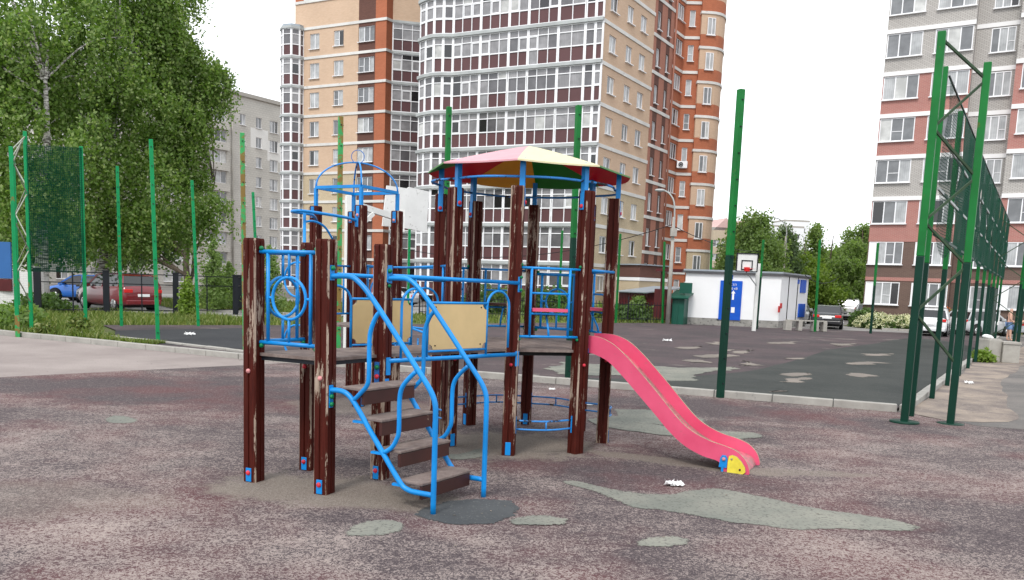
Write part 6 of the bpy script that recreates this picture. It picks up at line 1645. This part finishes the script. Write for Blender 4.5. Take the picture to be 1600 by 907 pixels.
# trees between the tower and the right-hand block
tree('birch_tree', 'tall weeping birch behind the substation, left of the white tower block', pp_(1170,460,62), 8.5, [lob(1172,372,62,1.9,2.5), lob(1160,400,61,1.7,1.8), lob(1188,395,62,1.7,2.0), lob(1174,348,63,1.1,1.5), lob(1168,332,63,.5,.8), lob(1150,385,62,1.2,1.6), lob(1205,400,63,1.1,1.6), lob(1165,430,61,2.4,1.2), lob(1200,440,61,2.,1.6)], 30000, .15, 'leaf_far', 'bark', .18, 1.6, .35, .3, 31)
tree('spruce_tree', 'slender tree with pointed tip in front of the white tower block', pp_(1231,460,68), 8.5, [lob(1229,352,68,.22,.7), lob(1229,368,68,.5,.8), lob(1231,388,68,.8,.9), lob(1232,410,68,1.0,1.1), lob(1228,430,68,1.2,1.3), lob(1216,395,68,.5,1.0)], 9000, .14, 'leaf_spruce', 'bark', .12, 1.0, .22, .1, 32, limbs=20, spread=.16)
tree('larch_tree', 'pointed larch rising above the broad trees behind the black sedan', pp_(1274,460,74), 9, [lob(1274,354,74,.2,.6), lob(1274,368,74,.5,.7), lob(1275,385,74,.9,.9), lob(1276,405,74,1.3,1.1), lob(1277,425,74,1.7,1.3)], 12000, .15, 'leaf_far', 'bark', .15, .8, .3, .1, 33, limbs=24, spread=.18)
tree('maple_tree', 'bright green broad tree behind the substation roof', pp_(1252,460,70), 7, [lob(1250,430,70,2.,1.3), lob(1248,412,70,.8,.9), lob(1262,455,69,2.8,2.0), lob(1240,450,69,2.0,2.2)], 20000, .18, 'leaf_lime', 'bark', .2, .6, .5, .3, 34)
tree('maple_tree', 'full green tree in the middle of the row behind the black sedan', pp_(1292,460,72), 8, [lob(1295,425,72,1.9,1.6), lob(1285,455,71,3.0,2.2), lob(1305,440,71,2.2,2.2)], 24000, .18, 'leaf_far', 'bark', .2, .6, .5, .3, 35)
tree('maple_tree', 'dark green tree beside the corner of the right-hand block', pp_(1340,460,76), 9, [lob(1332,408,76,1.9,1.8), lob(1340,440,75,2.4,2.2), lob(1322,455,74,2.4,2.0), lob(1348,400,77,1.4,1.5)], 30000, .17, 'leaf_far', 'bark', .22, .8, .45, .3, 36)
tree('larch_tree', 'pointed tip poking above the trees next to the right-hand block', pp_(1325,460,84), 8.5, [lob(1328,368,84,.25,.7), lob(1328,382,84,.7,.9), lob(1327,398,84,1.2,1.1), lob(1352,366,84,.6,1.0), lob(1355,385,84,1.1,1.2)], 9000, .16, 'leaf_far', 'bark', .15, .8, .3, .1, 37, limbs=16, spread=.18)
tree('maple_tree', 'low dark shrub-like tree under the two lamp posts', pp_(1275,485,80), 5, [lob(1270,470,80,3.2,1.8), lob(1300,470,80,3.0,1.8), lob(1325,475,80,2.6,1.8), lob(1245,472,82,2.6,1.8)], 24000, .2, 'leaf_dark', 'bark', .2, .5, .6, .2, 38)
tree('birch_tree', 'small pale birch between the tower edge and the substation', pp_(1135,440,66), 8, [lob(1140,410,66,1.0,1.5), lob(1133,425,66,.9,1.2)], 7000, .15, 'leaf_far', 'bark', .12, 1.2, .3, .3, 39)
_P, _c = crown_points([(10+9*i, 205+6*(i % 2), 4.2, 7, 5, 4.0+.6*(i % 3)) for i in range(12)], 26000, np.random.default_rng(40), 14, .9, 1.2, .2); leafmesh('distant_woods', _P, .45, 'leaf_far', seed=40, kind='stuff')
# shrubs, hydrangeas, lilies
def shrub(name, label, c, r, rz, n, ls, leaf, seed, cat='shrub', flowers=None, group=None, top=None):
    t = thing(name, (c[0], c[1], 0), label, cat, group); rng = np.random.default_rng(seed)
    d = rng.normal(size=(n, 3)); d /= np.linalg.norm(d, axis=1)[:, None]; d[:, 2] = np.abs(d[:, 2]); q = rng.uniform(.45, 1.0, n)[:, None]*(1+.16*np.sin(d[:, :1]*7+seed)*np.cos(d[:, 1:2]*6))
    P = np.array([c[0], c[1], .05])+d*q*np.array([r, r, rz])+rng.normal(size=(n, 3))*.04
    leafmesh('foliage', P, ls, leaf, t, seed=seed, aspect=1.8, droop=0)
    if flowers:
        fm, nf, fs = flowers; d = rng.normal(size=(nf, 3)); d /= np.linalg.norm(d, axis=1)[:, None]; d[:, 2] = np.abs(d[:, 2])+.05
        cc = np.array([c[0], c[1], .05])+d*np.array([r, r, rz])*(1.02 if top is None else np.array([1,1,top]))
        k = 26; P = np.repeat(cc, k, axis=0)+rng.normal(size=(nf*k, 3))*fs*.42; leafmesh('flower_heads', P, fs*.45, fm, t, seed=seed+1, aspect=1., droop=0)
    mb = MB(); mb.tube([V(c[0],c[1]), V(c[0],c[1],rz*.7)], [.05,.02], 6); mb.build('stem', M['bark'], t); return t
c_ = gz(1350, 514); c_.y += .8
shrub('round_shrub', 'round dark green shrub at the left end of the flower bed', (G(1349,512).x, G(1349,512).y), 1.0, 1.15, 4500, .11, 'leaf_dark', 51)
sp = G(1381, 515); shrub('hydrangea_bush', 'wide cream flowering hydrangea to the left of the orange lilies', (sp.x, sp.y+1.), 1.35, .82, 4000, .11, 'leaf_dark', 52, flowers=('flower_cream', 150, .17))
sp = G(1417, 517); shrub('hydrangea_bush', 'cream flowering hydrangea under the orange lilies, nearest the green fence', (sp.x, sp.y+.6), 1.05, .78, 3200, .11, 'leaf_dark', 53, flowers=('flower_cream', 110, .17))
sp = G(1398, 513); shrub('lily_clump', 'orange lilies rising between the two cream hydrangeas', (sp.x, sp.y+2.2), .9, 1.45, 2600, .12, 'leaf_far', 54, 'flowers', flowers=('flower_orange', 40, .22), top=1.04)
sp = G(1489, 522); shrub('lily_clump', 'small yellow orange flower clump seen between the fence posts', (sp.x, sp.y+1.2), .7, 1.3, 2200, .12, 'leaf_far', 55, 'flowers', flowers=('flower_orange', 14, .18), top=1.02)
sp = G(1510, 522); shrub('round_shrub', 'green shrub behind the fence posts, right of the white hatchback', (sp.x, sp.y+2.), 1.1, 1.1, 3600, .12, 'leaf_dark', 56)
for i, (x, y, r, h_, lf_) in enumerate(((905,497,1.3,1.0,'leaf_far'),(985,503,1.5,.9,'leaf_dark'),(1005,503,.8,1.5,'leaf_far'),(860,494,2.2,1.9,'leaf_dark'),(800,492,1.9,1.8,'leaf_far'),(760,491,2.0,1.7,'leaf_dark'),(950,499,1.2,.8,'leaf_lime'))):
    p = G(x, y); lb_ = ['leafy shrub behind the picket fence, seen between the octagon posts', 'low green shrub before the maroon shed', 'taller green plant at the right corner of the maroon shed', 'broad dark hedge shrub under the white loggias, behind the ring panel', 'green shrub under the loggias, seen right of the centre octagon post', 'dark shrub under the loggias seen through the bridge arch', 'light green bedding shrub behind the picket fence, left of the maroon shed'][i]
    shrub('garden_shrub', lb_, (p.x, p.y+1.5), r, h_, 3000, .15, lf_, 60+i)
shrub('bush', 'leafy yellow-green bush growing by the thick fence post right of the red crossover', (G(294,497).x, G(294,497).y), .42, 1.7, 1600, .09, 'leaf_lime', 71)
shrub('bush', 'low green nettles at the far left edge before the white hut', (-15.4, 24.6), 1.3, .75, 3500, .09, 'leaf_far', 72)
shrub('bush', 'green bush behind the railing, between the two young pines', (G(385,480).x, 47), 1.8, 1.6, 5000, .13, 'leaf_lime', 73)
shrub('bush', 'dark low bush behind the black railing at the fence corner', (-19.5, 33.5), 1.2, .8, 3000, .1, 'leaf_dark', 74)
shrub('weed_tuft', 'tuft of green weeds at the foot of the fence beside the litter bin', (G(1535,566).x, G(1535,566).y), .38, .38, 700, .07, 'leaf_lime', 75, 'weed')
shrub('weed_tuft', 'tall weeds around the foot of the corner fence post', (-12.8, 23.85), .35, .55, 700, .07, 'grass', 76, 'weed')
shrub('weed_tuft', 'tuft of dry weeds at the kerb before the mesh panel', (-13.3, 23.0), .3, .4, 500, .07, 'grass', 77, 'weed')
# long grass
def grass(name, poly, n, h, seed, mat='grass', wd=.022):
    rng = np.random.default_rng(seed); P = np.array(poly); lo, hi = P.min(0), P.max(0); pts = rng.uniform(lo, hi, (n*3, 2))
    ins = np.zeros(len(pts), bool); j = len(P)-1
    for i in range(len(P)):
        c1 = (P[i, 1] > pts[:, 1]) != (P[j, 1] > pts[:, 1]); ins ^= c1 & (pts[:, 0] < (P[j, 0]-P[i, 0])*(pts[:, 1]-P[i, 1])/(P[j, 1]-P[i, 1]+1e-12)+P[i, 0]); j = i
    pts = pts[ins][:n]; n = len(pts); pat = .5+.5*np.sin(pts[:, 0]*1.7+np.sin(pts[:, 1]*2.3))*np.sin(pts[:, 1]*1.3+1)
    hh = h*rng.uniform(.35, 1.2, n)*(.45+.75*pat); a = rng.uniform(0, 6.283, n); b = rng.normal(0, .35, (n, 2))*hh[:, None]
    w_ = wd*rng.uniform(.6, 1.4, n); A = np.c_[pts, np.zeros(n)]; dx = np.c_[np.cos(a)*w_, np.sin(a)*w_, np.zeros(n)]
    Mid = A+np.c_[b*.35, hh*.6]; T = A+np.c_[b, hh]
    VV = np.stack([A-dx, A+dx, Mid+dx*.7, Mid-dx*.7, T], 1).reshape(-1, 3); me = bpy.data.meshes.new(name)
    F_ = []
    k = np.arange(n)*5; me.vertices.add(5*n); me.vertices.foreach_set('co', VV.ravel().astype(np.float32))
    li = np.stack([k, k+1, k+2, k+3, k+3, k+2, k+4], 1).ravel().astype(np.int32); me.loops.add(7*n); me.loops.foreach_set('vertex_index', li)
    ls_ = np.stack([np.arange(n)*7, np.arange(n)*7+4], 1).ravel().astype(np.int32); lt = np.tile([4, 3], n).astype(np.int32)
    me.polygons.add(2*n); me.polygons.foreach_set('loop_start', ls_); me.polygons.foreach_set('loop_total', lt); me.update(calc_edges=True)
    at_ = me.attributes.new('rnd', 'FLOAT', 'FACE'); at_.data.foreach_set('value', np.repeat(rng.uniform(0, 1, n), 2).astype(np.float32)); me.materials.append(M[mat])
    o = bpy.data.objects.new(name, me); COL.objects.link(o); o['kind'] = 'stuff'; return o
grass('grass', [(-24,27.9),(-14.6,23.2),(-11.0,21.9),(-11.8,23.2),(-14.0,27.6),(-8.2,32.0),(-10.5,35.2),(-17,35.2),(-26,34)], 24000, .30, 81)
grass('grass', [(-11.6,22.3),(-9.3,21.0),(-9.2,21.5),(-11.5,23.0)], 2200, .22, 82)
grass('grass', [(-17,41.2),(-10.5,40.8),(-7,50),(-13,60),(-24,52)], 9000, .35, 83, wd=.04)
grass('grass', [(24.5,50),(28,49),(36,48.6),(36,53),(24,54)], 5000, .18, 84, wd=.03)
grass('grass', [(-7,34),(1.6,42.4),(8.9,48.0),(8.,50),(-2,52),(-9,44)], 5000, .2, 85, wd=.035)
grass('grass', [(8.2,46.4),(9.5,46.3),(10.5,47.6),(8.,48.6)], 500, .35, 86)

# ================================================================== PEOPLE
def person(loc, head, label, pose, top, bottom, hair, scale=1.):
    t = thing('person', loc, label, 'person')
    def skin(name, verts, edges, radii, mat, par, sub=2):
        me = bpy.data.meshes.new(name); me.from_pydata(verts, edges, []); o = bpy.data.objects.new(name, me); COL.objects.link(o); o.parent = par
        o.modifiers.new('skin', 'SKIN'); lay = me.skin_vertices[0].data
        for i, r in enumerate(radii): lay[i].radius = (r, r) if not isinstance(r, tuple) else r
        lay[0].use_root = True; s_ = o.modifiers.new('sub', 'SUBSURF'); s_.levels = sub; s_.render_levels = sub; me.materials.append(M[mat]); me.materials.append(M[mat])
        for p in me.polygons: p.use_smooth = True
        o.modifiers['skin'].use_smooth_shade = True; return o
    j = pose
    names = list(j.keys()); pos = [j[k][0] for k in names]; rad = [j[k][1] for k in names]; idx = {k: i for i, k in enumerate(names)}
    ed = [(idx[a], idx[b]) for a, b in (('pelvis','waist'),('waist','chest'),('chest','neck'),('neck','head'),('head','crown'),('chest','shl'),('shl','ell'),('ell','wrl'),('wrl','hal'),('chest','shr'),('shr','elr'),('elr','wrr'),('wrr','har'),
        ('pelvis','hpl'),('hpl','knl'),('knl','anl'),('anl','tol'),('pelvis','hpr'),('hpr','knr'),('knr','anr'),('anr','tor'))]
    body = skin('body', pos, ed, rad, 'skin', t)
    G_ = lambda ks, g: ([j[k][0] for k in ks], [j[k][1]*g if not isinstance(j[k][1], tuple) else tuple(q*g for q in j[k][1]) for k in ks])
    P_, R__ = G_(['pelvis','waist','chest'], 1.13); P_[0] = tuple(Vector(P_[0])+V(0,0,.02)); skin('top', P_, [(0,1),(1,2)], R__, top, t)
    def half(a, b, q): return tuple(Vector(j[a][0]).lerp(Vector(j[b][0]), q))
    P_ = [j['pelvis'][0], j['hpl'][0], half('hpl','knl',.85), j['hpr'][0], half('hpr','knr',.85)]
    skin('shorts', P_, [(0,1),(1,2),(0,3),(3,4)], [.15,.115,.10,.115,.10], bottom, t)
    hb = MB(); hc = Vector(j['head'][0]); cr_ = Vector(j['crown'][0]); hb.ball(hc.lerp(cr_, .55)+V(-.015,0,.0), .115, sc=(1.0,.92,1.05)); hb.ball(hc.lerp(cr_, .4)+V(-.11,0,-.02), .06, sc=(.7,1,1.3)); hb.build('hair', M[hair], t)
    fb = MB(); hd_ = (cr_-hc).normalized(); fb.ball(hc+V(.1,0,.03), .018); 
    for s in (-1, 1): fb.ball(hc+V(.085, s*.032, .055), .01)
    fb.build('face', M['skin'], t)
    for s, k in ((-1,'hal'),(1,'har')):
        w0 = Vector(j['wrl' if k == 'hal' else 'wrr'][0]); h0 = Vector(j[k][0]); dd = (h0-w0).normalized(); mb = MB()
        for f in range(4): a = h0+V((f-1.5)*.02,0,0); mb.tube([a, a+dd*.04, a+dd*(.075 if f in (1,2) else .06)+V(0,-.01*s,0)], [.009,.008,.006], 6)
        mb.tube([h0-dd*.02+V(.03,0,0), h0+dd*.03+V(.05,0,0)], [.01,.007], 6); mb.build('fingers', M['skin'], t)
    sh = MB()
    for k in ('tol','tor'): q = Vector(j[k][0]); sh.ball(q-V(.04,0,0.0), .075, sc=(1.7,.65,.55))
    sh.build('shoe', M['paper'], t)
    t.location = Vector(loc); t.rotation_euler = (0,0,head); t.scale = (scale,)*3; return t
for n_, c_ in (('cloth_black', (.012,.012,.014)), ('cloth_denim', (.16,.26,.46)), ('hair_blond', (.38,.25,.13)), ('hair_brown', (.12,.07,.05))): simple(n_, c_, .8, .15, 10.)
stand = dict(pelvis=((0,0,.93),(.15,.12)), waist=((0,0,1.08),(.13,.10)), chest=((.01,0,1.30),(.15,.11)), neck=((.02,0,1.46),.055), head=((.045,0,1.55),.085), crown=((.045,0,1.64),.08),
    shl=((.0,.17,1.38),.055), ell=((.02,.24,1.12),.042), wrl=((.20,.16,1.0),.03), hal=((.28,.12,1.0),.032), shr=((0,-.17,1.38),.055), elr=((-.02,-.25,1.12),.042), wrr=((.14,-.2,.96),.03), har=((.21,-.17,.94),.032),
    hpl=((0,.09,.86),.105), knl=((.02,.10,.48),.066), anl=((-.02,.10,.09),.042), tol=((.12,.11,.045),.04), hpr=((0,-.09,.86),.105), knr=((.06,-.10,.48),.066), anr=((.10,-.1,.09),.042), tor=((.24,-.11,.045),.04))
bend = dict(pelvis=((-.12,0,.86),(.15,.13)), waist=((-.02,0,1.0),(.13,.11)), chest=((.2,0,1.10),(.14,.12)), neck=((.33,0,1.16),.055), head=((.43,0,1.16),.085), crown=((.50,0,1.20),.08),
    shl=((.22,.17,1.10),.055), ell=((.30,.2,.86),.042), wrl=((.42,.14,.70),.03), hal=((.48,.12,.64),.032), shr=((.22,-.17,1.10),.055), elr=((.3,-.2,.86),.042), wrr=((.42,-.14,.68),.03), har=((.48,-.12,.62),.032),
    hpl=((-.12,.1,.80),.105), knl=((-.02,.12,.45),.066), anl=((-.1,.12,.09),.042), tol=((.04,.13,.045),.04), hpr=((-.12,-.1,.80),.105), knr=((.04,-.12,.45),.066), anr=((0,-.12,.09),.042), tor=((.14,-.13,.045),.04))
p = G(1574, 533); p.z = 0; person(tuple(p), R_(-20), 'woman standing in black strappy top and denim shorts, fair hair tied up', stand, 'cloth_black', 'cloth_denim', 'hair_blond', 1.02)
p = G(1589, 537); p.z = 0; person(tuple(p), R_(-30), 'person bending forward in black top and blue denim shorts at the right edge', bend, 'cloth_black', 'cloth_denim', 'hair_brown', .98)
